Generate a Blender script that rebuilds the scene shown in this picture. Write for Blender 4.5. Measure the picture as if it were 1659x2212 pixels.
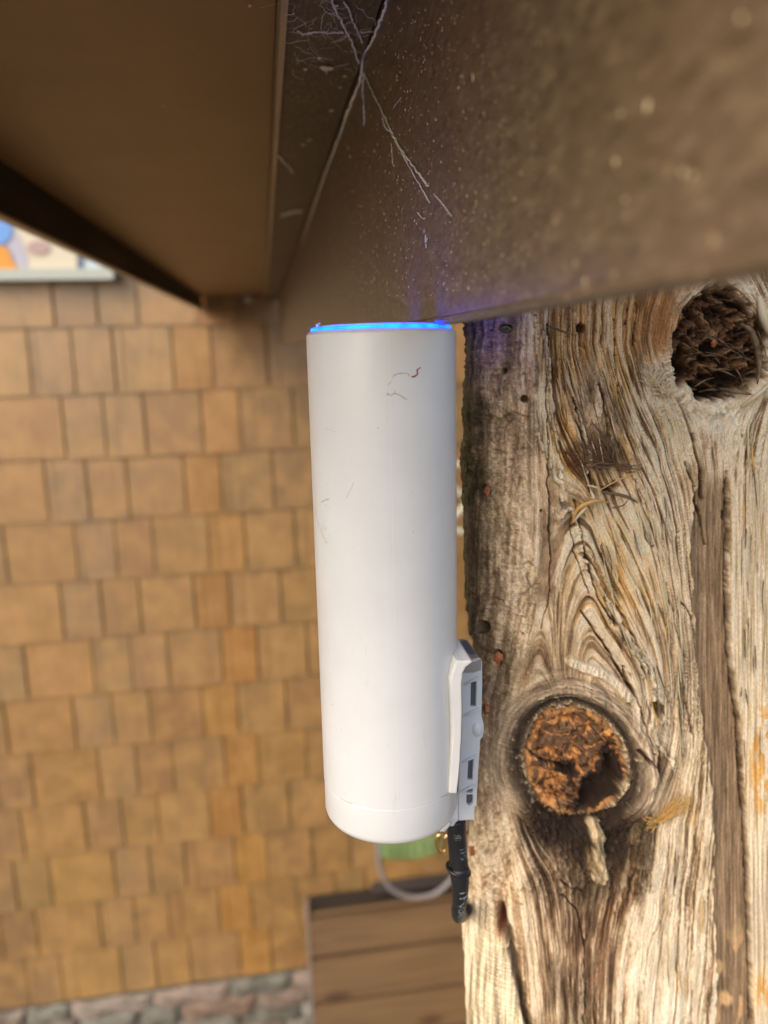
import bpy, bmesh, math, random
import numpy as np
from mathutils import Vector, Matrix
R = math.radians
sc = bpy.context.scene
for o in list(bpy.data.objects): bpy.data.objects.remove(o)

# ------------------------------------------------------------------ camera
EYE = 3.0                       # camera height above the ground
F, CX, CY = 1660., 829.5, 1106.
def nrm(v): v = np.array(v, float); return v/np.linalg.norm(v)
Yb = nrm([570-CX, -(732-CY), -F]); Zr = -nrm([150, -7140, -1660])
Xw = nrm(np.cross(Yb, Zr)); Zw = np.cross(Xw, Yb)
M = np.array([Xw, Yb, Zw])      # camera axes -> world axes (X right, Y towards the shingled wall, Z up)
cam = bpy.data.cameras.new('camera'); camo = bpy.data.objects.new('camera', cam)
sc.collection.objects.link(camo); sc.camera = camo
m4 = Matrix([[*M[0], 0], [*M[1], 0], [*M[2], EYE], [0, 0, 0, 1]]); camo.matrix_world = m4
cam.sensor_fit = 'VERTICAL'; cam.sensor_height = 36; cam.sensor_width = 27
cam.lens = F/2212*36; cam.clip_start = .005; cam.clip_end = 400
cam.dof.use_dof = True; cam.dof.focus_distance = .268; cam.dof.aperture_fstop = 8.2
def un(px, py, Y=None, X=None, Z=None):      # a survey helper: a sight line cut with a real plane of the place
    d = M@np.array([px-CX, -(py-CY), -F])
    k = Y/d[1] if Y is not None else (X/d[0] if X is not None else Z/d[2])
    return d*k
def pr(x, y, z):
    c0 = M[0][0]*x+M[1][0]*y+M[2][0]*z; c1 = M[0][1]*x+M[1][1]*y+M[2][1]*z; c2 = M[0][2]*x+M[1][2]*y+M[2][2]*z
    return CX-F*c0/c2, CY+F*c1/c2

# ------------------------------------------------------------------ world, sun, exposure
SUN_EL, SUN_AZ = R(38), R(226)               # azimuth measured from +Y clockwise
w = bpy.data.worlds.new('World'); sc.world = w; w.use_nodes = True
nt = w.node_tree; bg = nt.nodes['Background']
sky = nt.nodes.new('ShaderNodeTexSky'); sky.sky_type = 'NISHITA'; sky.sun_disc = False
sky.sun_elevation = SUN_EL; sky.sun_rotation = SUN_AZ; sky.air_density = 1.0; sky.dust_density = 4.0; sky.ozone_density = .6
nt.links.new(sky.outputs[0], bg.inputs[0]); bg.inputs[1].default_value = .15
sl = bpy.data.lights.new('sun', 'SUN'); sl.energy = 1.0; sl.angle = R(50); sl.color = (1, .96, .91)
so = bpy.data.objects.new('sun', sl); sc.collection.objects.link(so)
sd = Vector((math.sin(SUN_AZ)*math.cos(SUN_EL), math.cos(SUN_AZ)*math.cos(SUN_EL), math.sin(SUN_EL)))
so.rotation_euler = sd.to_track_quat('Z', 'Y').to_euler(); so.location = (0, -3, 8)
vs = sc.view_settings; vs.view_transform = 'Standard'; vs.look = 'None'; vs.exposure = 0.64; vs.gamma = 1; vs.use_curve_mapping = False

# ------------------------------------------------------------------ helpers
rnd = random.Random(7)
def lin(c): return tuple(((x/255)/12.92 if x/255 <= .04045 else ((x/255+.055)/1.055)**2.4) for x in c)
def lina(a): a = np.clip(a, 0, 255)/255; return np.where(a <= .04045, a/12.92, ((a+.055)/1.055)**2.4)
OFF = Vector((0, 0, EYE))
def V(p): return Vector((float(p[0]), float(p[1]), float(p[2])+EYE))
def empty(name, loc, label, cat, group=None):
    o = bpy.data.objects.new(name, None); sc.collection.objects.link(o); o.location = loc
    o.empty_display_size = .02; o['label'] = label; o['category'] = cat
    if group: o['group'] = group
    return o
def link(name, me, mat, parent=None, label=None, cat=None, group=None, kind=None, smooth=False):
    o = bpy.data.objects.new(name, me); sc.collection.objects.link(o)
    if mat: me.materials.append(mat)
    if smooth: me.polygons.foreach_set('use_smooth', [True]*len(me.polygons))
    if parent:
        o.parent = parent; o.matrix_parent_inverse = Matrix.Translation(-parent.location)
    if label: o['label'] = label
    if cat: o['category'] = cat
    if group: o['group'] = group
    if kind: o['kind'] = kind
    return o
def obj(name, bm, mat, parent=None, **k):
    me = bpy.data.meshes.new(name); bmesh.ops.recalc_face_normals(bm, faces=bm.faces[:]); bm.to_mesh(me); bm.free()
    return link(name, me, mat, parent, **k)
def box(bm, x0, x1, y0, y1, z0, z1, rel=True):
    e = EYE if rel else 0
    v = [bm.verts.new((x, y, z+e)) for z in (z0, z1) for y in (y0, y1) for x in (x0, x1)]
    for f in ((0,1,3,2),(4,6,7,5),(0,4,5,1),(2,3,7,6),(0,2,6,4),(1,5,7,3)): bm.faces.new([v[i] for i in f])
    return v
def bevel(bm, w, seg=2, ang=30):
    ed = [e for e in bm.edges if len(e.link_faces) == 2 and e.calc_face_angle(0) > R(ang)]
    bmesh.ops.bevel(bm, geom=ed, offset=w, segments=seg, affect='EDGES', profile=.6, clamp_overlap=True)
def tube(bm, pts, rad, seg=10, cap=True):
    pts = [Vector(p) for p in pts]; n = len(pts); rad = rad if hasattr(rad, '__len__') else [rad]*n
    rings = []; up = Vector((.31, .17, .94)).normalized()
    for i, p in enumerate(pts):
        t = (pts[min(i+1, n-1)]-pts[max(i-1, 0)]).normalized()
        a = t.cross(up)
        if a.length < .05: a = t.cross(Vector((1, 0, 0)))
        a.normalize(); b = t.cross(a); up = b.cross(t) if False else up
        rings.append([bm.verts.new(p+(a*math.cos(k*2*math.pi/seg)+b*math.sin(k*2*math.pi/seg))*rad[i]) for k in range(seg)])
    for i in range(n-1):
        for k in range(seg): bm.faces.new((rings[i][k], rings[i][(k+1) % seg], rings[i+1][(k+1) % seg], rings[i+1][k]))
    if cap: bm.faces.new(rings[0][::-1]); bm.faces.new(rings[-1])
def lathe(bm, prof, seg=96, mat=None, close=True):
    rings = []
    for r, z in prof:
        if r < 1e-6: rings.append([bm.verts.new((0, 0, z))]); continue
        rings.append([bm.verts.new((r*math.cos(k*2*math.pi/seg), r*math.sin(k*2*math.pi/seg), z)) for k in range(seg)])
    for a, b in zip(rings, rings[1:]):
        for k in range(seg):
            k2 = (k+1) % seg
            if len(a) == 1 and len(b) == 1: continue
            if len(a) == 1: bm.faces.new((a[0], b[k], b[k2]))
            elif len(b) == 1: bm.faces.new((a[k], a[k2], b[0]))
            else: bm.faces.new((a[k], a[k2], b[k2], b[k]))
def plate(bm, outer, holes, y0, y1):          # outline in X,Z (with holes) given thickness along Y
    eds = []
    for lp in [outer]+holes:
        vs_ = [bm.verts.new((p[0], y0, p[1]+EYE)) for p in lp]
        eds += [bm.edges.new((vs_[i], vs_[(i+1) % len(vs_)])) for i in range(len(vs_))]
    r = bmesh.ops.triangle_fill(bm, edges=eds, use_beauty=True, use_dissolve=False)
    fs = [g for g in r['geom'] if isinstance(g, bmesh.types.BMFace)]
    e = bmesh.ops.extrude_face_region(bm, geom=fs)
    for g in e['geom']:
        if isinstance(g, bmesh.types.BMVert): g.co.y = y1
def smooth_pts(pts, n=8):                     # Catmull-Rom through points
    P = [Vector(p) for p in pts]; P = [P[0]*2-P[1]]+P+[P[-1]*2-P[-2]]; out = []
    for i in range(1, len(P)-2):
        for k in range(n):
            t = k/n; a, b, c, d = P[i-1:i+3]
            out.append(.5*((2*b)+(c-a)*t+(2*a-5*b+4*c-d)*t*t+(3*b-a-3*c+d)*t**3))
    return out+[P[-2]]

# ---- materials
class NT:
    def __init__(s, name, rough=.6, col=(.5,.5,.5), spec=.5, metal=0):
        s.m = bpy.data.materials.new(name); s.m.use_nodes = True; s.t = s.m.node_tree; s.b = s.t.nodes['Principled BSDF']
        s.b.inputs['Roughness'].default_value = rough; s.b.inputs['Base Color'].default_value = (*col, 1)
        s.b.inputs['Specular IOR Level'].default_value = spec; s.b.inputs['Metallic'].default_value = metal
        s.co = s.t.nodes.new('ShaderNodeTexCoord').outputs['Object']
    def n(s, typ, **k):
        x = s.t.nodes.new('ShaderNode'+typ)
        for a, v in k.items(): setattr(x, a, v)
        return x
    def mapp(s, scale, vec=None, rot=(0,0,0)):
        x = s.n('Mapping'); x.inputs['Scale'].default_value = scale; x.inputs['Rotation'].default_value = rot; s.t.links.new(vec or s.co, x.inputs[0]); return x.outputs[0]
    def noise(s, scale, det=4, rough=.6, vec=None, dist=0):
        x = s.n('TexNoise'); x.inputs['Scale'].default_value = scale; x.inputs['Detail'].default_value = det; x.inputs['Roughness'].default_value = rough
        x.inputs['Distortion'].default_value = dist; s.t.links.new(vec or s.co, x.inputs['Vector']); return x.outputs['Fac']
    def vor(s, scale, vec=None, feat='F1'):
        x = s.n('TexVoronoi'); x.feature = feat; x.inputs['Scale'].default_value = scale; s.t.links.new(vec or s.co, x.inputs['Vector']); return x.outputs['Distance']
    def ramp(s, fac, stops, interp='LINEAR'):
        x = s.n('ValToRGB'); x.color_ramp.interpolation = interp; e = x.color_ramp.elements
        while len(e) < len(stops): e.new(.5)
        for a, (p, c) in zip(e, stops): a.position = p; a.color = (*(c if hasattr(c, '__len__') else (c, c, c)), 1)
        s.t.links.new(fac, x.inputs[0]); return x.outputs[0]
    def mix(s, fac, a, b, typ='MIX'):
        x = s.n('Mix'); x.data_type = 'RGBA'; x.blend_type = typ
        for i, v in ((0, fac), (6, a), (7, b)):
            if isinstance(v, bpy.types.NodeSocket): s.t.links.new(v, x.inputs[i])
            elif i == 0: x.inputs[0].default_value = v
            else: x.inputs[i].default_value = (*v, 1)
        return x.outputs[2]
    def attr(s, name): x = s.n('Attribute'); x.attribute_name = name; return x.outputs['Color']
    def color(s, v): s.t.links.new(v, s.b.inputs['Base Color'])
    def rough(s, v): s.t.links.new(v, s.b.inputs['Roughness'])
    def bump(s, h, dist=.001, st=1.):
        x = s.n('Bump'); x.inputs['Distance'].default_value = dist; x.inputs['Strength'].default_value = st
        s.t.links.new(h, x.inputs['Height']); s.t.links.new(x.outputs[0], s.b.inputs['Normal'])
# white plastic with faint grime
def mat_white(name, col, grime=.0, rough=.3):
    m = NT(name, rough, col); a = m.noise(28, 6, .6); g = m.ramp(a, [(.35, tuple(c*.93 for c in col)), (.6, col)])
    if grime:
        sp = m.vor(260); k = m.ramp(sp, [(.035, 1), (.06, 0)]); sel = m.ramp(m.noise(90, 2), [(.56, 0), (.66, 1)])
        mk = m.mix(1., k, sel, 'MULTIPLY'); g = m.mix(mk, g, lin((120, 104, 84)))
        st = m.noise(1, 5, .7, m.mapp((140, 140, 22))); g = m.mix(m.ramp(st, [(.64, 0), (.74, .28)]), g, lin((150, 140, 122)))
    m.color(g); m.bump(m.noise(1400, 2), .00006, .5); return m.m
M_white = mat_white('white_plastic', (.665, .665, .66), 1)
M_brk = mat_white('bracket_plastic', (.66, .675, .705), 0, .45)
M_brk2 = mat_white('bracket_plastic_grey', (.62, .63, .66), 0, .5)
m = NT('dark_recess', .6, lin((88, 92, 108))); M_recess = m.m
m = NT('cap_plastic', .6, lin((150, 144, 140))); M_cap = m.m
m = NT('led_light', .4, (.02, .2, .9)); m.b.inputs['Emission Color'].default_value = (.0, .16, 1, 1); m.b.inputs['Emission Strength'].default_value = 1
gn = m.noise(120, 3); m.t.links.new(m.ramp(gn, [(.35, (.0, .008, 1.)), (.6, (.0, .027, 1.))]), m.b.inputs['Emission Color']); m.b.inputs['Emission Strength'].default_value = 17; M_led = m.m
# brown painted metal
def mat_brown(name, c0, c1, speck, rough, tex=1.):
    m = NT(name, rough, c0, .45)
    a = m.noise(9, 5, .65); g = m.ramp(a, [(.3, c0), (.7, c1)])
    if speck:
        st = m.noise(1, 4, .75, m.mapp((700, 130, 400))); g = m.mix(m.ramp(st, [(.50, 0), (.62, .42)]), g, lin((158, 138, 106)))
        st3 = m.noise(1, 4, .75, m.mapp((700, 150, 460), rot=(.25, 0, 0))); g = m.mix(m.ramp(st3, [(.38, .5), (.50, 0)]), g, lin((62, 48, 33)))
        sp = m.vor(1, m.mapp((500, 330, 190))); sel = m.ramp(m.noise(160, 2), [(.55, 0), (.63, 1)])
        g = m.mix(m.mix(1., m.ramp(sp, [(.10, 1), (.20, 0)]), sel, 'MULTIPLY'), g, lin((196, 170, 128)))
        m.bump(m.noise(1, 5, .7, m.mapp((1400, 700, 500))), .00025, .7*tex)
    else:
        sp = m.vor(60); g = m.mix(m.ramp(sp, [(.03, .8), (.06, 0)]), g, lin((150, 118, 84)))
        st = m.noise(1, 3, .5, m.mapp((40, 3, 40))); g = m.mix(m.ramp(st, [(.5, 0), (.75, .25)]), g, lin((140, 112, 84)))
        m.bump(m.noise(300, 3), .0002, .3)
    m.color(g); return m.m
M_fascia = mat_brown('fascia_paint', lin((106, 87, 64)), lin((116, 96, 72)), 1, .42)
M_soffit = mat_brown('soffit_paint', lin((113, 86, 52)), lin((125, 96, 61)), 0, .45)
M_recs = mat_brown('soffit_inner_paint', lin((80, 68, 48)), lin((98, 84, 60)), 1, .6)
M_hem = mat_brown('hem_lit_paint', lin((146, 126, 98)), lin((162, 142, 112)), 0, .35)  # light caught on the hem and lip, put into a paler brown
M_lipshade = mat_brown('drip_edge_shade_paint', lin((34, 24, 16)), lin((40, 29, 20)), 0, .7)  # shade on the lip's inner face, painted in as near-black brown
m = NT('cobweb', .9, lin((252, 246, 228))); M_web = m.m
m = NT('flake_pale', .8, lin((232, 212, 170))); M_flake = m.m
m = NT('flake_white', .8, lin((225, 222, 220))); M_flakew = m.m
# wood of the post: colour comes with the mesh
m = NT('weathered_wood', .78, spec=.25); c = m.attr('wood')
f1 = m.noise(1, 5, .75, m.mapp((2600, 2600, 380))); f2 = m.noise(1800, 4, .7)
c = m.mix(1., c, m.ramp(f1, [(.3, (.66, .62, .56)), (.5, (1, 1, 1)), (.72, (1.22, 1.2, 1.16))]), 'MULTIPLY')
c = m.mix(1., c, m.ramp(f2, [(.33, (.72, .69, .66)), (.52, (1, 1, 1)), (.7, (1.12, 1.12, 1.1))]), 'MULTIPLY')
m.color(c); m.bump(m.mix(.5, f1, f2), .0006, .7); M_wood = m.m
m = NT('fibre_wood', .7, lin((170, 142, 98))); m.color(m.ramp(m.noise(240, 3), [(.35, lin((70, 54, 38))), (.7, lin((150, 126, 92)))])); M_fibre = m.m
m = NT('orange_resin', .7, lin((190, 104, 60))); m.color(m.ramp(m.noise(700, 4), [(.3, lin((128, 72, 46))), (.6, lin((190, 116, 76)))])); m.bump(m.noise(900, 3), .0005); M_orange = m.m
m = NT('moss', .9, lin((112, 104, 66))); m.color(m.ramp(m.noise(600, 4), [(.35, lin((64, 58, 34))), (.65, lin((134, 124, 80)))])); M_moss = m.m
# shingles
m = NT('cedar_shingle', .62, spec=.3); c = m.attr('tone')
g1 = m.noise(1, 5, .65, m.mapp((62, 62, 3.0)), .6); g2 = m.noise(13, 4, .6)
c = m.mix(1., c, m.ramp(g1, [(.28, (.80, .76, .70)), (.5, (1, 1, 1)), (.75, (1.12, 1.1, 1.12))]), 'MULTIPLY')
c = m.mix(m.ramp(g2, [(.40, 0), (.68, .45)]), c, lin((180, 138, 80)))
m.color(c); m.bump(g1, .004, .5); m.b.inputs['Roughness'].default_value = .42; m.b.inputs['Specular IOR Level'].default_value = 1.; M_shingle = m.m
m = NT('shingle_backing', .9, lin((122, 96, 58))); M_back = m.m
m = NT('field_stone', .8); c = m.attr('tone'); g1 = m.noise(14, 6, .7)
m.color(m.mix(1., c, m.ramp(g1, [(.3, (.55, .52, .5)), (.5, (1, 1, 1)), (.7, (1.35, 1.3, 1.3))]), 'MULTIPLY')); m.bump(g1, .02, .7); M_stone = m.m
m = NT('mortar', .9, lin((120, 116, 104))); M_mortar = m.m
m = NT('plank', .7); g1 = m.noise(1, 5, .6, m.mapp((2.2, 30, 34)), 1.2); k = m.vor(1, m.mapp((3.4, 3, 6.5)))
c = m.ramp(g1, [(.3, lin((100, 77, 52))), (.7, lin((124, 98, 68)))]); m.color(m.mix(m.ramp(k, [(.10, .75), (.26, 0)]), c, lin((66, 44, 28)))); m.bump(g1, .003, .5); M_plank = m.m
m = NT('plank_edge', .8, lin((44, 36, 26))); M_plankedge = m.m
m = NT('pale_trim', .5, lin((134, 124, 116))); M_paletrim = m.m
m = NT('black_rubber', .42, (.012, .013, .014)); m.bump(m.noise(500, 3), .0003, .5); M_rubber = m.m
m = NT('black_gloss', .3, (.006, .006, .006)); M_gloss = m.m
m = NT('cable_print', .6, lin((150, 160, 164))); m.color(m.ramp(m.noise(1400, 3), [(.45, lin((40, 44, 46))), (.58, lin((150, 160, 164)))])); M_print = m.m
m = NT('brass', .3, lin((206, 176, 124)), metal=1); M_brass = m.m
m = NT('green_plastic', .45, lin((118, 144, 84))); m.color(m.ramp(m.noise(7, 3), [(.35, lin((112, 136, 88))), (.65, lin((134, 158, 104)))])); M_green = m.m
m = NT('grey_hose', .5, lin((126, 122, 122))); M_hose = m.m
m = NT('dark_tray', .5, lin((62, 58, 58))); M_tray = m.m
m = NT('pale_wire', .5, lin((206, 204, 182))); M_wire = m.m
m = NT('frame_pale', .4, lin((172, 178, 168))); M_frame = m.m
def flat(name, c, r=.5): return NT(name, r, lin(c)).m
M_ink = flat('dark_line', (96, 74, 56)); M_rust = flat('rust_mark', (128, 62, 40)); M_smudge = flat('smudge', (168, 156, 132))
m = NT('deck_boards', .85, lin((120, 104, 84))); m.color(m.ramp(m.noise(3, 5), [(.3, lin((84, 80, 74))), (.7, lin((116, 110, 102)))])); M_ground = m.m

# ------------------------------------------------------------------ ground
bm = bmesh.new(); s_ = 150
v = [bm.verts.new(p) for p in ((-s_, -s_, 0), (s_, -s_, 0), (s_, s_, 0), (-s_, s_, 0))]; bm.faces.new(v)
obj('ground', bm, M_ground, kind='structure')

# ------------------------------------------------------------------ shingled house wall
WY = 2.75; H1_ = .142
house = empty('shingled_house', (0, WY+.1, 0), 'house wall of tan brown cedar shingles above a rough stone base', 'house wall')
bm = bmesh.new(); lay = bm.loops.layers.color.new('tone') if False else None
faces_col = []
ROW = .218; Z0 = -2.565
seq = [.235, .135, .132, .195, .129, .185, .158, .128]
tones = [(182, 138, 76), (170, 134, 86), (174, 134, 80), (172, 132, 78), (182, 130, 60), (168, 128, 74), (166, 128, 76), (164, 128, 78)]
verts = []; faces = []; cols = []
rs = random.Random(3)
def addbox8(P, col):
    b = len(verts); verts.extend(P)
    for f in ((0,1,3,2),(4,6,7,5),(0,4,5,1),(2,3,7,6),(0,2,6,4),(1,5,7,3)): faces.append([b+i for i in f]); cols.append(col)
for k in range(0, 24):
    zb = Z0+k*ROW
    x = (-.765 if k % 2 else -.69)-.235-sum(seq)*2
    i = 0
    while x < 3.2:
        wd = seq[i % 8]*(1+rs.uniform(-.02, .02)); t = np.array(tones[i % 8], float)+rs.uniform(-4, 4)+np.array([rs.uniform(-2, 2), rs.uniform(-2, 2), rs.uniform(-4, 4)])
        t = t+(t.mean()-t)*.04; c = lina(t); g = rs.choice((.004, .006, .008)); zz = zb+rs.uniform(-.004, .004); th = rs.uniform(.010, .015)
        x0, x1 = x+g/2, x+wd-g/2
        if rs.random() < .22:      # some shingles are split
            xs = x0+(x1-x0)*rs.uniform(.12, .3); parts = [(x0, xs-.001), (xs+.001, x1)]
        else: parts = [(x0, x1)]
        for a, b_ in parts:
            P = [(a, WY-th, zz+EYE), (b_, WY-th, zz+EYE), (a, WY-.001, zz+EYE), (b_, WY-.001, zz+EYE),
                 (a, WY-.004, zz+ROW+.012+EYE), (b_, WY-.004, zz+ROW+.012+EYE), (a, WY, zz+ROW+.012+EYE), (b_, WY, zz+ROW+.012+EYE)]
            addbox8(P, c*.60*(1+rs.uniform(-.05, .05)))
        x += wd; i += 1
def mesh_cols(name, verts, faces, cols, attr):
    me = bpy.data.meshes.new(name); me.from_pydata(verts, [], faces); a = me.color_attributes.new(attr, 'FLOAT_COLOR', 'CORNER')
    arr = np.ones((len(me.loops), 4), np.float32); n = 0
    for f, c in zip(faces, cols): arr[n:n+len(f), :3] = c; n += len(f)
    a.data.foreach_set('color', arr.ravel()); return me
link('shingle_siding', mesh_cols('shingle_siding', verts, faces, cols, 'tone'), M_shingle, house)
bm = bmesh.new(); box(bm, -5, 3.2, WY+.002, WY+.2, Z0-.02, 2.8); obj('wall_sheathing', bm, M_back, house)
# stone base
verts = []; faces = []; cols = []
stc = [(118, 116, 104), (128, 112, 100), (106, 104, 94), (132, 120, 108), (122, 118, 108), (124, 104, 90), (98, 96, 88)]
z = Z0-.012
while z > -EYE-.1:
    h = rs.uniform(.05, .11); x = -3.5
    while x < 3.2:
        wd = rs.uniform(.14, .34); n1, n2 = 12, 8; b = len(verts); ph = rs.uniform(0, 9)
        for j in range(n2+1):
            for i in range(n1+1):
                u, vv = i/n1*2-1, j/n2*2-1; e = (1-abs(u)**5)*(1-abs(vv)**4); d = .026*max(e, 0)**.4
                d += .010*math.sin(5*u+ph+3*vv)*max(e, 0)**.5
                verts.append((x+wd*(i/n1)*.96+.006*math.sin(ph+j), WY-.02-d, z-h*(1-j/n2)*.95+EYE+.006*math.sin(ph*2+i*.8)))
        c = lina(np.array(rs.choice(stc), float)+rs.uniform(-14, 14))
        for j in range(n2):
            for i in range(n1): faces.append([b+j*(n1+1)+i, b+j*(n1+1)+i+1, b+(j+1)*(n1+1)+i+1, b+(j+1)*(n1+1)+i]); cols.append(c)
        x += wd
    z -= h
link('stone_base', mesh_cols('stone_base', verts, faces, cols, 'tone'), M_stone, house, smooth=True)
bm = bmesh.new(); box(bm, -5, 3.2, WY-.018, WY+.19, -EYE-.05, Z0-.022); obj('stone_mortar', bm, M_mortar, house)
bm = bmesh.new(); box(bm, .72, .87, .5, WY-.03, -EYE, H1_+.02); obj('added_sky_block', bm, M_back, house)  # unseen wall, added to block sky light from the right

# ------------------------------------------------------------------ framed picture on the wall, upper left
PY = 2.70
pic = empty('framed_picture', (-.8, PY, EYE+.3), 'pale framed picture with blue, orange and cream shapes on the shingled wall', 'picture')
x0, x1, z0, z1 = -1.7, -.468, .198, .98
bm = bmesh.new()
box(bm, x0, x1, PY-.02, PY+.03, z0, z0+.034); box(bm, x0, x1, PY-.02, PY+.03, z1-.034, z1)
box(bm, x0, x0+.034, PY-.02, PY+.03, z0+.034, z1-.034); box(bm, x1-.034, x1, PY-.02, PY+.03, z0+.034, z1-.034); bevel(bm, .003, 1); obj('frame', bm, M_frame, pic)
bm = bmesh.new(); box(bm, x0+.034, x1-.034, PY, PY+.02, z0+.034, z1-.034); obj('panel', bm, flat('panel_pale', (186, 200, 206), .25), pic)
bm = bmesh.new(); box(bm, x1, x1+.014, PY-.02, PY+.03, z0-.002, z0+.024); obj('end_cap', bm, M_gloss, pic)
def q(a): p = un(a[0]*.28, 398+a[1]*.28, Y=PY); return (p[0], p[2])
def blob(name, pts, mat, y0):
    bm = bmesh.new(); plate(bm, [q(p) for p in pts], [], y0, y0+.0016); obj(name, bm, mat, pic)
def ell(cx, cy, rx, ry, n=28): return [(cx+rx*math.cos(t*2*math.pi/n), cy+ry*math.sin(t*2*math.pi/n)) for t in range(n)]
blob('cream_shape', [(90, 130), (595, 130), (595, 672), (200, 680), (60, 470), (80, 330)], flat('cream_paint', (206, 196, 172)), PY-.003)
blob('lilac_shape', [(-300, 100), (80, 100), (110, 330), (170, 440), (215, 560), (215, 665), (170, 672), (60, 470), (-300, 400)], flat('lilac_paint', (176, 172, 186)), PY-.005)
blob('orange_shape', [(-700, 470), (45, 478), (75, 520), (105, 600), (160, 660), (185, 690), (-700, 690)], flat('orange_paint', (214, 146, 54)), PY-.007)
blob('blue_shape', ell(-10, 360, 108, 112), flat('blue_paint', (106, 152, 214), .3), PY-.009)
blob('mauve_shape', ell(300, 492, 88, 56), flat('mauve_paint', (172, 146, 140)), PY-.007)
blob('dark_strip', [(597, 130), (640, 130), (640, 680), (597, 680)], flat('slate_paint', (92, 102, 122)), PY-.006)

# ------------------------------------------------------------------ plank crate, tray, green drum and hose on it
crate = empty('plank_crate', (.4, 2.6, 0), 'dark stained wooden crate of wide horizontal planks standing against the house wall at the bottom', 'crate')
gz = [-2.207, -2.236, -2.424, -2.647, -2.86, -3.0]
CYF = 2.62
for a, b in zip(gz, gz[1:]):
    bm = bmesh.new(); k_ = .011; box(bm, .052, .79, CYF, CYF+.016, b+k_, a-k_); bevel(bm, .002, 1); obj('plank', bm, M_plank, crate)
bm = bmesh.new(); box(bm, .056, .785, CYF+.017, WY-.02, -EYE+.01, -2.222); obj('crate_core', bm, M_plankedge, crate)
bm = bmesh.new(); box(bm, .042, .051, CYF-.004, CYF+.03, -EYE, -2.175); bevel(bm, .002, 1); obj('corner_trim', bm, M_paletrim, crate)
bm = bmesh.new(); a = un(806, 1925, Y=2.66)
box(bm, a[0], a[0]+.40, 2.66, 2.722, -2.192, a[2]-.01); bevel(bm, .012, 2); obj('tray', bm, M_tray, label='dark grey tray lying on the plank crate under the grey hose loop', cat='tray')
# green ribbed drum, hung on the wall
drum = empty('ribbed_drum', (.44, 2.42, EYE-1.75), 'green vertically ribbed plastic drum peeping out below the white cylinder', 'drum')
bm = bmesh.new(); n = 288; c0 = un(893, 1852, Y=2.43); rr = .112
ring = []
for zz in (c0[2]-.012, c0[2], c0[2]+.28, c0[2]+.29):
    ring.append([bm.verts.new((c0[0]+(rr+.007*math.cos(t*2*math.pi/12))*math.cos(t*2*math.pi/n)*(.96 if zz < c0[2] or zz > c0[2]+.285 else 1), 2.47+.34*(rr+.018*math.cos(t*2*math.pi/12))*math.sin(t*2*math.pi/n)*(.96 if zz < c0[2] or zz > c0[2]+.285 else 1), zz+EYE)) for t in range(n)])
for A, B in zip(ring, ring[1:]):
    for t in range(n): bm.faces.new((A[t], A[(t+1) % n], B[(t+1) % n], B[t]))
bm.faces.new(ring[0][::-1]); bm.faces.new(ring[-1]); obj('drum_body', bm, M_green, drum, smooth=True)
bm = bmesh.new(); tube(bm, [(c0[0], 2.55, c0[2]+.2+EYE), (c0[0], WY-.004, c0[2]+.2+EYE)], .015, 12); obj('wall_peg', bm, M_tray, drum)
bm = bmesh.new(); hp = [(816, 1770), (817, 1840), (824, 1885), (848, 1922), (890, 1938), (935, 1932), (968, 1908), (992, 1870), (1003, 1820), (1004, 1770)]
tube(bm, smooth_pts([V(un(*p, Y=2.34)) for p in hp], 6), .0085, 12); obj('hose_loop', bm, M_hose, label='pale grey hose bent in a U below the green ribbed drum', cat='hose', smooth=True)
bm = bmesh.new(); wp = [(1045, 1004), (975, 1006), (962, 1040), (1010, 1080), (985, 1112), (966, 1142), (1045, 1152)]
tube(bm, smooth_pts([V(un(*p, Y=2.30)) for p in wp], 6), .011, 10)
tube(bm, [V(un(1045, 1004, Y=2.30)), V(un(1045, 1078, Y=2.30)), V(un(1045, 1152, Y=2.30))], .009, 10)
tube(bm, [V(un(1045, 1078, Y=2.30)), V(un(1045, 1078, Y=2.745))], .009, 10); obj('wire_bracket', bm, M_wire, label='pale bent wire bracket on the wall, glimpsed between cylinder and post', cat='bracket', smooth=True)

# ------------------------------------------------------------------ brown metal eave (soffit, fascia, drip edge)
H1, H2, FX = .142, .1275, .055
XS, XL = .0145, -.198
YN, YF = .02, WY-.02
eave = empty('eave', (0, .5, EYE+.14), 'brown painted metal eave overhead with fascia board and turned down edge coloured dark for shade', 'eave')
bm = bmesh.new(); box(bm, XL, XS-.0015, YN, YF, H1, H1+.012); obj('soffit_panel', bm, M_soffit, eave)
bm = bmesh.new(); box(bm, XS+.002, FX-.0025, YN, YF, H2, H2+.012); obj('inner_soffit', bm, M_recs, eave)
bm = bmesh.new(); box(bm, XS-.001, XS+.0018, YN, YF, H2-.0022, H1+.011); bevel(bm, .0009, 3); obj('soffit_hem', bm, M_hem, eave)
bm = bmesh.new(); box(bm, XL-.0085, XL-.0005, YN, YF, .1015, H1+.012); obj('drip_edge', bm, M_lipshade, eave)
bm = bmesh.new(); box(bm, XL-.0095, XL-.0002, YN, YF, .0985, .1013); bevel(bm, .001, 2); obj('drip_lip', bm, M_hem, eave)
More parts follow.
